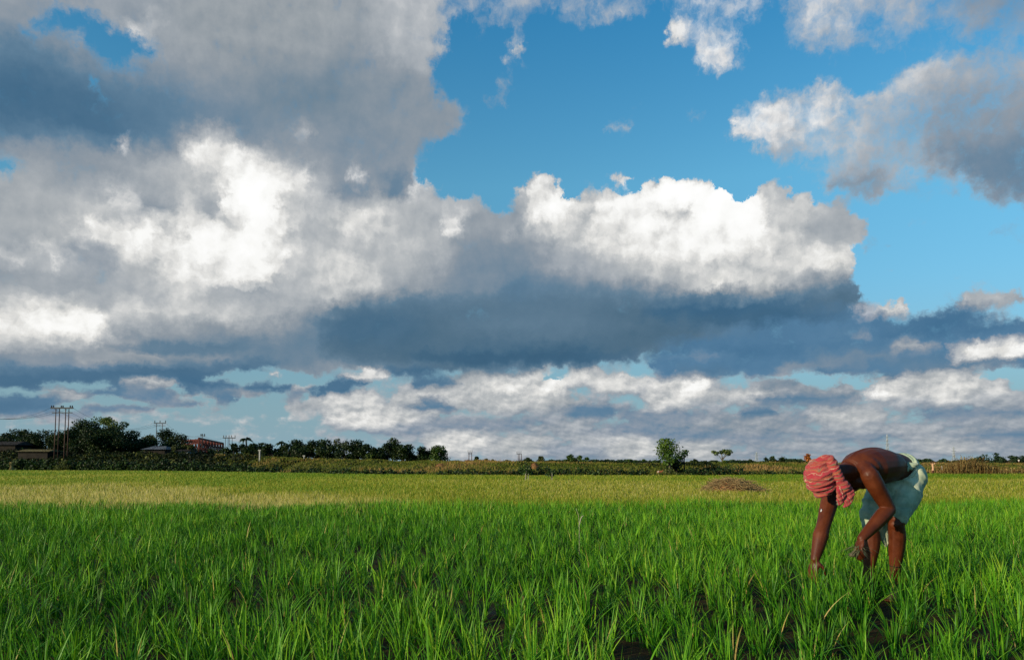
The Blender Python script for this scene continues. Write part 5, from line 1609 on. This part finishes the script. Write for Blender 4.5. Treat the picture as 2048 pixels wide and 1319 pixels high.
def hand(w_, pdir, pnorm, pside, curl, grip=1.0, thumb_side=1):
    """w_: wrist; pdir: along the palm; pnorm: out of the back of the hand; pside: across, towards the thumb"""
    pdir, pnorm = pdir.normalized(), pnorm.normalized()
    pside = pside.normalized()
    pc = w_ + pdir * .050
    hmat = Matrix((pside, pdir, pnorm)).transposed()
    ball(bm, pc, 1.0, 3, (.040, .052, .017), hmat)
    limb(bm, [w_, pc], [.028, .030], 4, 12, up=pnorm, ry=[.024, .016])
    for i, (o_, ln) in enumerate(((.029, .074), (.010, .083), (-.010, .077), (-.029, .060))):
        p = pc + pdir * (.040 - .003 * abs(i - 1.2)) + pside * o_
        c = curl[i]
        d0 = (pdir * math.cos(c * .5) - pnorm * math.sin(c * .5) + pside * o_ * 2.5).normalized()
        d1 = (pdir * math.cos(c * 1.2) - pnorm * math.sin(c * 1.2) + pside * o_ * 1.5).normalized()
        d2 = (pdir * math.cos(c * 1.8) - pnorm * math.sin(c * 1.8)).normalized()
        q1 = p + d0 * ln * .45; q2 = q1 + d1 * ln * .32; q3 = q2 + d2 * ln * .25
        tube(bm, [p - d0 * .015, p, q1, q2, q3], [.0100, .0098, .0090, .0080, .0062], 10, 2)
        ball(bm, q3, .0066); ball(bm, q1, .0095); ball(bm, p, .0108)
    tb = w_ + pdir * .022 + pside * .026
    td = (pdir * .55 + pside * .75 - pnorm * .35).normalized(); te = (pdir * .9 + pside * .15 - pnorm * .55).normalized()
    t1 = tb + td * .045; t2 = t1 + te * .030; t3 = t2 + te * .022
    tube(bm, [tb - td * .012, tb, t1, t2, t3], [.014, .0145, .0115, .0098, .0075], 10, 2); ball(bm, t3, .0078)


hand(wrL, Vector((-.35, -.25, -.90)), Vector((-.80, -.30, .40)), Vector((-.25, .93, -.15)), (.75, .8, .85, .9))
hand(wrR, Vector((-.22, -.10, -.97)), Vector((-.75, -.60, .20)), Vector((.60, -.78, -.05)), (.35, .4, .45, .5))
body = fuse("body", bm, M_SKIN, .0058, 3, farmer)

for sg in (-1, 1):
    bm = bmesh.new(); ball(bm, Hc + face_d * .086 + axis * .004 + side * sg * .031, .012, 2); build("eye", bm, M_EYE, farmer, True)
bm = bmesh.new(); ball(bm, Hc - face_d * .030 - axis * .030, 1.0, 3, (.074, .070, .062), hm); build("hair", bm, M_HAIR, farmer, True)

# --- turban
Nw = Vector((-.40, -.28, .87)).normalized()            # the wraps go round this direction
Tc = K(393, 370, 5.375)
wa = Nw.cross(Vector((0, 1, 0))).normalized(); wb = Nw.cross(wa).normalized()
bm = bmesh.new()
tm = Matrix((Vector((1, 0, 0)), Vector((0, 1, 0)), Vector((0, 0, 1)))).transposed()
tilt = Matrix.Rotation(R(-8), 3, 'Y')
ball(bm, Tc, 1.0, 4, (.094, .110, .128), tilt)
for i in range(8):
    f_ = -1 + 2 * (i + .5 + random.uniform(-.2, .2)) / 8
    h_ = f_ * .122
    rr_ = math.sqrt(max(0, 1 - f_ * f_))
    n_ = (Nw + wa * random.uniform(-.30, .30) + wb * random.uniform(-.30, .30)).normalized()
    ring = []
    for q_ in range(29):
        a = 2 * math.pi * q_ / 28
        d = (wa * math.cos(a) + wb * math.sin(a))
        d = (d - n_ * d.dot(n_)).normalized()
        p = d * rr_ * .112 + n_ * h_
        # on the ellipsoid
        l_ = tilt.transposed() @ p
        s_ = 1 / math.sqrt((l_.x / .094) ** 2 + (l_.y / .110) ** 2 + (l_.z / .128) ** 2)
        ring.append(Tc + p * s_ * random.uniform(.985, 1.02))
    tube(bm, ring, random.uniform(.010, .019), 8, 2)
roll = [K(330, 262, 5.36), K(400, 232, 5.33), K(462, 228, 5.31), K(498, 290, 5.29), K(528, 360, 5.28), K(562, 420, 5.28)]
tube(bm, roll, [.020, .030, .036, .036, .036, .034], 12, 5)
ball(bm, K(575, 440, 5.28), .046, 2, (1, .9, 1.1))
ball(bm, K(470, 300, 5.32), .045)


def folds(c, n):
    w = ((c + np.array(farmer.location) - np.array(Tc)) @ np.array(Nw))
    return c + n * (np.sin(w * 230 + 6 * vnoise(c[:, 0] * 14, c[:, 2] * 14, 5)) * .0026)[:, None]


tur = fuse("turban", bm, M_TURBAN, .006, 3, farmer, extra=folds)
bm = bmesh.new()
for P_, r_, f_ in (([K(548, 430, 5.27), K(552, 490, 5.26), K(540, 560, 5.26), K(538, 585, 5.26)], [.030, .034, .022, .012], [.016, .014, .010, .006]),
                   ([K(598, 440, 5.28), K(618, 490, 5.27), K(600, 560, 5.265), K(572, 600, 5.26)], [.030, .036, .026, .010], [.016, .016, .012, .005]),
                   ([K(590, 440, 5.30), K(628, 480, 5.30), K(640, 500, 5.30)], [.026, .020, .008], [.014, .010, .005])):
    tube(bm, P_, r_, 12, 5, True, None, f_)
tail = fuse("turban_tail", bm, M_TURBAN, .005, 2, farmer, extra=folds)
for o_ in (tur, tail):
    me_ = o_.data; n_ = len(me_.vertices); c_ = np.empty(n_ * 3, np.float32); me_.vertices.foreach_get('co', c_); c_ = c_.reshape(-1, 3)
    w_ = (c_ + np.array(farmer.location) - np.array(Tc)) @ np.array(Nw)
    if o_ is tail:
        w_ = (c_ @ np.array((.9, .2, .35))) * 1.1
    me_.attributes.new('wrap', 'FLOAT', 'POINT').data.foreach_set('value', (w_ + 1.0).astype(np.float32))


# --- folded waist cloth worn as shorts
bm = bmesh.new()
W0 = K(1040, 285, 5.77)
tube(bm, [K(985, 294, 5.755), K(1008, 310, 5.785), K(1030, 345, 5.80), pelvis + Vector((.02, .015, -.05))], [.130, .134, .120, .085], 20, 5, True, up=(0, 0, 1), ry=[.120, .130, .130, .10])
ball(bm, pelvis + LEFT * .062 + Vector((.008, .015, -.045)), .104); ball(bm, pelvis - LEFT * .07 + Vector((.008, .02, -.045)), .106)
hemL = hipL.lerp(knL, .86); hemR = hipR.lerp(knR, .88)
limb(bm, [hipL + Vector((.01, 0, 0)), hipL.lerp(knL, .4) + Vector((.012, 0, 0)), hipL.lerp(knL, .75), hemL], [.102, .098, .080, .068], 6, 18)
limb(bm, [hipR, hipR.lerp(knR, .45) + FWD * .02, hipR.lerp(knR, .75) + FWD * .022, hemR + FWD * .006], [.106, .106, .094, .080], 6, 18)
# cloth bridging between belly and the far thigh, and the seat
limb(bm, [pelvis + FWD * .06 - UPV * .03, hipR.lerp(knR, .4) + LEFT * .03], [.10, .08], 5)
limb(bm, [pelvis - UPV * .06, pelvis - UPV * .13], [.11, .06], 5)


def drape(c, n):
    p = c + np.array(farmer.location)
    # creases run from the tucked waist down and round the thigh
    g = p[:, 0] * .80 + p[:, 2] * .60
    h_ = p[:, 2] * .80 - p[:, 0] * .60 + p[:, 1] * .3
    f1 = 1 - np.abs(2 * vnoise(g * 13 + 3 * vnoise(h_ * 5, g * 3, 9), h_ * 3.2, 19) - 1)
    f2 = 1 - np.abs(2 * vnoise(g * 27 + 4 * vnoise(h_ * 7, g * 6, 39), h_ * 6.5, 49) - 1)
    return c + n * (.014 * (f1 ** 2 - .35) + .006 * (f2 ** 2 - .35))[:, None]


shorts = fuse("waist_cloth", bm, M_CLOTH, .007, 4, farmer, extra=drape)
# rolled waistband and tucked knot
bm = bmesh.new()
wd = (K(985, 294, 5.755) - K(1030, 345, 5.80)).normalized()
wu = (UPV - wd * UPV.dot(wd)).normalized(); ws = wd.cross(wu)
Wc = K(992, 297, 5.76)
for off, r_ in ((0, .014), (.022, .016)):
    ring = [Wc - wd * off + wu * math.cos(a) * .124 + ws * math.sin(a) * .135 for a in np.linspace(0, 2 * math.pi, 37)]
    tube(bm, ring, r_, 8, 1)
build("waistband", bm, M_CLOTH, shorts, True)
bm = bmesh.new()
kb = K(1050, 272, 5.64)
for i in range(6):
    a = R(-40 + 24 * i)
    tip = kb + Vector((math.sin(a) * .055, -.012, -.045 - .02 * math.cos(a))) + Vector((.012 * (i - 2), 0, .012 * i))
    tube(bm, [kb + UPV * .02, kb.lerp(tip, .5) + Vector((0, -.014, .0)), tip], [.010, .015, .011], 8, 3)
ball(bm, kb, .030)
build("cloth_knot", bm, M_CLOTH, shorts, True)
# loose end of the cloth hanging between the legs
bm = bmesh.new()
rows = [((838, 720), (925, 690)), ((838, 770), (922, 745)), ((846, 820), (928, 790)), ((866, 862), (934, 835)), ((892, 900), (930, 880))]
grid = []
for i, (a, b_) in enumerate(rows):
    row = []
    for j in range(9):
        f_ = j / 8
        row.append(bm.verts.new(K(a[0] + (b_[0] - a[0]) * f_, a[1] + (b_[1] - a[1]) * f_ + 10 * math.sin(f_ * 6.0), 5.70 + .014 * math.sin(f_ * 13 + i * .7))))
    grid.append(row)
for a, b_ in zip(grid, grid[1:]):
    for j in range(8):
        bm.faces.new((a[j], a[j + 1], b_[j + 1], b_[j]))
bmesh.ops.solidify(bm, geom=list(bm.faces), thickness=.005)
build("cloth_end", bm, M_CLOTH, shorts, True)
# armlet with a charm on the far arm, thread round the near ankle
pm = shR.lerp(elR, .60)
bm = bmesh.new(); ad = (elR - shR).normalized(); au = ad.orthogonal().normalized(); av = ad.cross(au)
pa = K(425, 625, 0) if False else pm
tube(bm, [pm + au * math.cos(a) * .052 + av * math.sin(a) * .052 for a in np.linspace(0, 2 * math.pi, 25)], .0035, 6)
arml = build("armlet", bm, M_THREAD, farmer, True)
cpos = K(400, 626, (pm.y - .035))
bm = bmesh.new(); limb(bm, [cpos - Vector((.004, 0, .009)), cpos + Vector((.001, 0, .009))], [.006, .008], 3, 10); build("charm", bm, M_SILVER, arml, True)
bm = bmesh.new(); ax = knL.lerp(anL, .76)
tube(bm, [ax + Vector((math.cos(a) * .0415, math.sin(a) * .0415, .004 * math.sin(a))) - FWD * .001 for a in np.linspace(0, 2 * math.pi, 25)], .0028, 6)
build("ankle_thread", bm, M_THREAD, farmer, True)

# weeds he has pulled, in the near hand
M_WEED = leaf_mat("wilted_weed", [(.0, (.05, .06, .03)), (.5, (.12, .13, .06)), (1.0, (.22, .20, .10))], trans=.2, rough=.7)
hp = wrL + Vector((-.35, -.25, -.90)).normalized() * .085 + Vector((.010, .02, -.012))
wr_ = empty("weed_bunch", tuple(hp)); tag(wr_, "muddy bunch of pulled weeds held in the hand of the bending farmer", "weeds")
n = 70
V_, Q_, at_ = blades(np.tile(np.array(hp)[None], (n, 1)) + RNG.normal(0, .012, (n, 3)), RNG.uniform(.05, .11, n), RNG.normal(math.pi, 1.1, n), RNG.uniform(.8, 1.6, n), RNG.uniform(.005, .010, n), 4, curl=.9)
V_ -= np.array(hp)
link("leaves", quad_mesh("leaves", V_, at_, True, Q_), M_WEED, wr_)
bm = bmesh.new(); ball(bm, hp + Vector((-.01, 0, -.01)), .032, 2, (1.4, 1, .8)); ball(bm, hp + Vector((-.045, -.01, -.02)), .024, 2, (1.3, 1, .7)); ball(bm, hp + Vector((.02, 0, -.025)), .020)
build("mud_clod", bm, simple_mat("wet_mud", (.05, .038, .022), (.12, .10, .06), 30, .5, .5), wr_, True)


# ------------------------------------------------------------------ small figures and animals far off
M_PEACH = simple_mat("peach_cloth", (.50, .26, .14), (.66, .40, .24), 5, .9, .2)
M_WHITE = simple_mat("white_cloth", (.62, .58, .56), (.78, .75, .73), 5, .9, .2)
M_BROWNC = simple_mat("dark_brown_cloth", (.06, .02, .015), (.12, .045, .03), 5, .9, .2)


def small_person(label, px, Y, top, pose, cloth, skirt, drop=0.0):
    x = ray(px, 930)[0] * Y; z = tz(x, Y) - drop
    H = at(px, top, Y).z - z
    if pose == 'carry':
        H *= .97
    o3 = Vector((x, Y, z))
    root = empty("person", tuple(o3)); tag(root, label, "person")
    s = H / 1.7
    p = lambda a, b_, c: o3 + Vector((a, b_, c)) * s
    bm = bmesh.new()
    ball(bm, p(0, 0, 1.58), .10 * s, 2, (.85, .95, 1.15)); limb(bm, [p(0, 0, 1.35), p(0, 0, 1.5)], [.06 * s, .05 * s], 3)
    ball(bm, p(0, -.1, 1.56), .018 * s)
    for sg in (-1, 1):
        ball(bm, p(sg * .09, 0, 1.58), .022 * s)
    limb(bm, [p(0, 0, .9), p(0, 0, 1.15), p(0, 0, 1.36)], [.14 * s, .13 * s, .15 * s], 4, 12, up=(0, 1, 0), ry=[.1 * s, .09 * s, .09 * s])
    for sg in (-1, 1):
        limb(bm, [p(sg * .09, 0, .92), p(sg * .10, -.03, .5), p(sg * .10, .02, .06)], [.085 * s, .06 * s, .04 * s], 5)
        limb(bm, [p(sg * .10, .02, .05), p(sg * .11, -.14, .03)], [.04 * s, .03 * s], 3)
        if pose == 'carry':
            J = [p(sg * .19, 0, 1.36), p(sg * .34, -.05, 1.50), p(sg * .15, -.04, 1.72)]
        else:
            J = [p(sg * .19, 0, 1.36), p(sg * .24, -.02, 1.08), p(sg * .20, -.14, .88)]
        limb(bm, J, [.055 * s, .042 * s, .03 * s], 5)
        hd = (J[2] - J[1]).normalized()
        for k in range(5):
            q_ = J[2] + Vector((.012 * (k - 2), 0, 0)) * s
            limb(bm, [q_, q_ + hd * (.12 if 0 < k < 4 else .09) * s], [.014 * s, .008 * s], 2, 6)
    fuse("body", bm, M_SKIN, .018 * s, 2, root)
    bm = bmesh.new(); ball(bm, p(0, .02, 1.61), .105 * s, 2, (.9, 1, 1.05)); build("hair", bm, M_HAIR, root, True)
    bm = bmesh.new()
    limb(bm, [p(0, 0, .80), p(0, 0, 1.1), p(0, 0, 1.38)], [.15 * s, .13 * s, .16 * s], 4, 14, up=(0, 1, 0), ry=[.12 * s, .10 * s, .10 * s])
    for sg in (-1, 1):
        J = p(sg * .30, -.03, 1.46) if pose == 'carry' else p(sg * .225, -.01, 1.2)
        limb(bm, [p(sg * .18, 0, 1.36), J], [.075 * s, .065 * s], 3)
    if pose == 'carry':
        tube(bm, [p(0, 0, .95), p(0, 0, .7), p(0, 0, .52)], [.15 * s, .16 * s, .17 * s], 14, 3)
    fuse("shirt" if pose != 'carry' else "sari", bm, cloth, .02 * s, 2, root)
    bm = bmesh.new()
    tube(bm, [p(0, 0, .92), p(0, 0, .5), p(0, 0, .22)], [.135 * s, .15 * s, .15 * s], 14, 3)
    build("wrap_skirt", bm, skirt, root, True)
    return root


small_person("person in peach clothes with both arms raised to the head walking beyond the field", 1865.5, 67.5, 921.5, 'carry', M_PEACH, M_BROWNC)
small_person("person in a white top and brown wrap on the far bank", 2038, 165, 917.0, 'stand', M_WHITE, M_BROWNC)


def beast(name, label, cat, px, Y, L, mat_, head_down, facing, horns=False, patch=None, legl=.5, z=None):
    """quadruped of body length L; facing -1: head to the left"""
    x = ray(px, 935)[0] * Y; zz = tz(x, Y) if z is None else z
    o3 = Vector((x, Y, zz)); root = empty(name, tuple(o3)); tag(root, label, cat)
    f_ = facing
    p = lambda a, b_, c: o3 + Vector((a * f_, b_, c)) * L
    bm = bmesh.new(); lg = legl
    limb(bm, [p(-.46, 0, lg + .20), p(-.25, 0, lg + .20), p(.05, 0, lg + .16), p(.34, 0, lg + .17), p(.48, 0, lg + .22)], [.13 * L, .165 * L, .185 * L, .18 * L, .12 * L], 5, 16, up=(0, 0, 1), ry=[.15 * L, .19 * L, .21 * L, .22 * L, .15 * L])
    if head_down:
        N_ = [p(.45, 0, lg + .24), p(.66, 0, lg + .05), p(.76, 0, lg - .22)]; hd = (p(.80, 0, lg - .28), p(.90, 0, lg - .46))
    else:
        N_ = [p(.42, 0, lg + .26), p(.58, 0, lg + .42), p(.66, 0, lg + .52)]; hd = (p(.68, 0, lg + .54), p(.86, 0, lg + .46))
    limb(bm, N_, [.13 * L, .095 * L, .08 * L], 5)
    limb(bm, [hd[0], hd[0].lerp(hd[1], .5), hd[1]], [.085 * L, .070 * L, .050 * L], 4)
    for sg in (-1, 1):
        e_ = hd[0] + Vector((0, sg * .06, .04)) * L
        limb(bm, [e_, e_ + Vector((-.04 * f_, sg * .12, .02)) * L], [.03 * L, .012 * L], 3, 8)
        # fore leg: elbow, wrist, fetlock, hoof
        limb(bm, [p(.34, sg * .10, lg + .05), p(.32, sg * .10, lg * .55), p(.33, sg * .10, lg * .16), p(.35, sg * .10, .015)], [.075 * L, .045 * L, .032 * L, .036 * L], 4)
        # hind leg: stifle forward and high, hock backward, straight shank
        limb(bm, [p(-.38, sg * .09, lg + .12), p(-.28, sg * .10, lg * .78), p(-.47, sg * .10, lg * .46), p(-.44, sg * .10, lg * .14), p(-.41, sg * .10, .015)], [.12 * L, .075 * L, .042 * L, .032 * L, .036 * L], 4)
    limb(bm, [p(-.50, 0, lg + .28), p(-.58, 0, lg + .10), p(-.57, 0, lg - .14)], [.025 * L, .018 * L, .024 * L], 4, 8)
    fuse("body", bm, mat_, .03 * L, 2, root)
    if horns:
        for sg in (-1, 1):
            bm = bmesh.new(); a = hd[0] + Vector((0, sg * .05, .07)) * L
            tube(bm, [a, a + Vector((-.06 * f_, sg * .12, .08)) * L, a + Vector((-.10 * f_, sg * .10, .18)) * L], [.022 * L, .018 * L, .006 * L], 8, 4); build("horn", bm, M_CERAMIC, root, True)
    return root


def patch_mat(name, a, b_, scale):
    m_, t_ = newmat(name)
    c_ = nd(t_, 'ShaderNodeTexCoord').outputs['Object']
    n_ = nd(t_, 'ShaderNodeTexNoise', {'Vector': c_, 'Scale': scale, 'Detail': 1.0}).outputs[0]
    cl = ramp(t_, n_, [(.55, a), (.60, b_)])
    bb = nd(t_, 'ShaderNodeBsdfPrincipled', {'Base Color': cl, 'Roughness': .85, 'Specular IOR Level': .15})
    nd(t_, 'ShaderNodeOutputMaterial', {0: bb.outputs[0]})
    return m_


M_BUFF = simple_mat("dark_hide", (.010, .008, .008), (.035, .022, .018), 3, .8, .1)
beast("cow", "dark cow grazing with lowered head at the field edge below the wood", "cow", 256, 97, 1.25, M_BUFF, True, -1, horns=True, legl=.42)
beast("goat", "small brown and white goat standing by the big lone tree", "goat", 1320, 61.6, .42, patch_mat("brown_white_hide", (.30, .10, .045), (.46, .36, .28), 5.0), False, 1, horns=True, legl=.52)


def egret(label, px, Y, top):
    x = ray(px, 935)[0] * Y; z = tz(x, Y); H = at(px, top, Y).z - z
    o3 = Vector((x, Y, z)); root = empty("egret", tuple(o3)); tag(root, label, "bird")
    p = lambda a, b_, c: o3 + Vector((a, b_, c)) * H
    bm = bmesh.new()
    limb(bm, [p(.28, 0, .44), p(.05, 0, .54), p(-.14, 0, .60)], [.05 * H, .15 * H, .09 * H], 5)
    limb(bm, [p(-.14, 0, .62), p(-.24, 0, .76), p(-.16, 0, .88), p(-.22, 0, .95)], [.06 * H, .045 * H, .04 * H, .055 * H], 5)
    for sg in (-1, 1):
        limb(bm, [p(.02, sg * .05, .46), p(.04, sg * .05, .22), p(.0, sg * .05, .01)], [.03 * H, .018 * H, .02 * H], 4, 8)
    fuse("body", bm, M_WHITE, .02 * H, 1, root)
    bm = bmesh.new(); tube(bm, [p(-.26, 0, .95), p(-.42, 0, .92)], [.022 * H, .004 * H], 8); build("beak", bm, M_STRAW, root, True)


egret("white egret standing by the thin dry grass beyond the farmer", 1887, 72, 931)

# ------------------------------------------------------------------ a pale sheaf at the field edge
def sheaf():
    Y = 101.0; x = ray(23.5, 930)[0] * Y; z = tz(x, Y)
    root = empty("straw_sheaf", (x, Y, z)); tag(root, "pale yellow straw sheaf standing at the field edge under the thatched hut", "straw sheaf")
    H = at(23.5, 923.5, Y).z - z
    H = max(.7, H)
    bm = bmesh.new()
    tube(bm, [(x, Y, z), (x, Y, z + H * .55), (x + .03, Y, z + H)], [.30, .15, .26], 14, 4)
    for i in range(60):
        a = random.uniform(0, 6.28); q_ = Vector((x + math.cos(a) * .16, Y + math.sin(a) * .16, z + H * .5))
        tube(bm, [Vector((x + math.cos(a) * .32, Y + math.sin(a) * .32, z)), q_, Vector((x + math.cos(a) * .3, Y + math.sin(a) * .3, z + H * random.uniform(.85, 1.1)))], [.012, .012, .006], 4)
    build("stalks", bm, M_THATCH, root)
    bm = bmesh.new(); tube(bm, [Vector((x + math.cos(a) * .17, Y + math.sin(a) * .17, z + H * .55)) for a in np.linspace(0, 6.2832, 17)], .02, 6); build("binding", bm, M_STRAW, root)


sheaf()

tag(link("rice_plants", rice_field(), M_RICE), "young green rice growing in tufts over the wet paddy", "rice", kind='stuff')
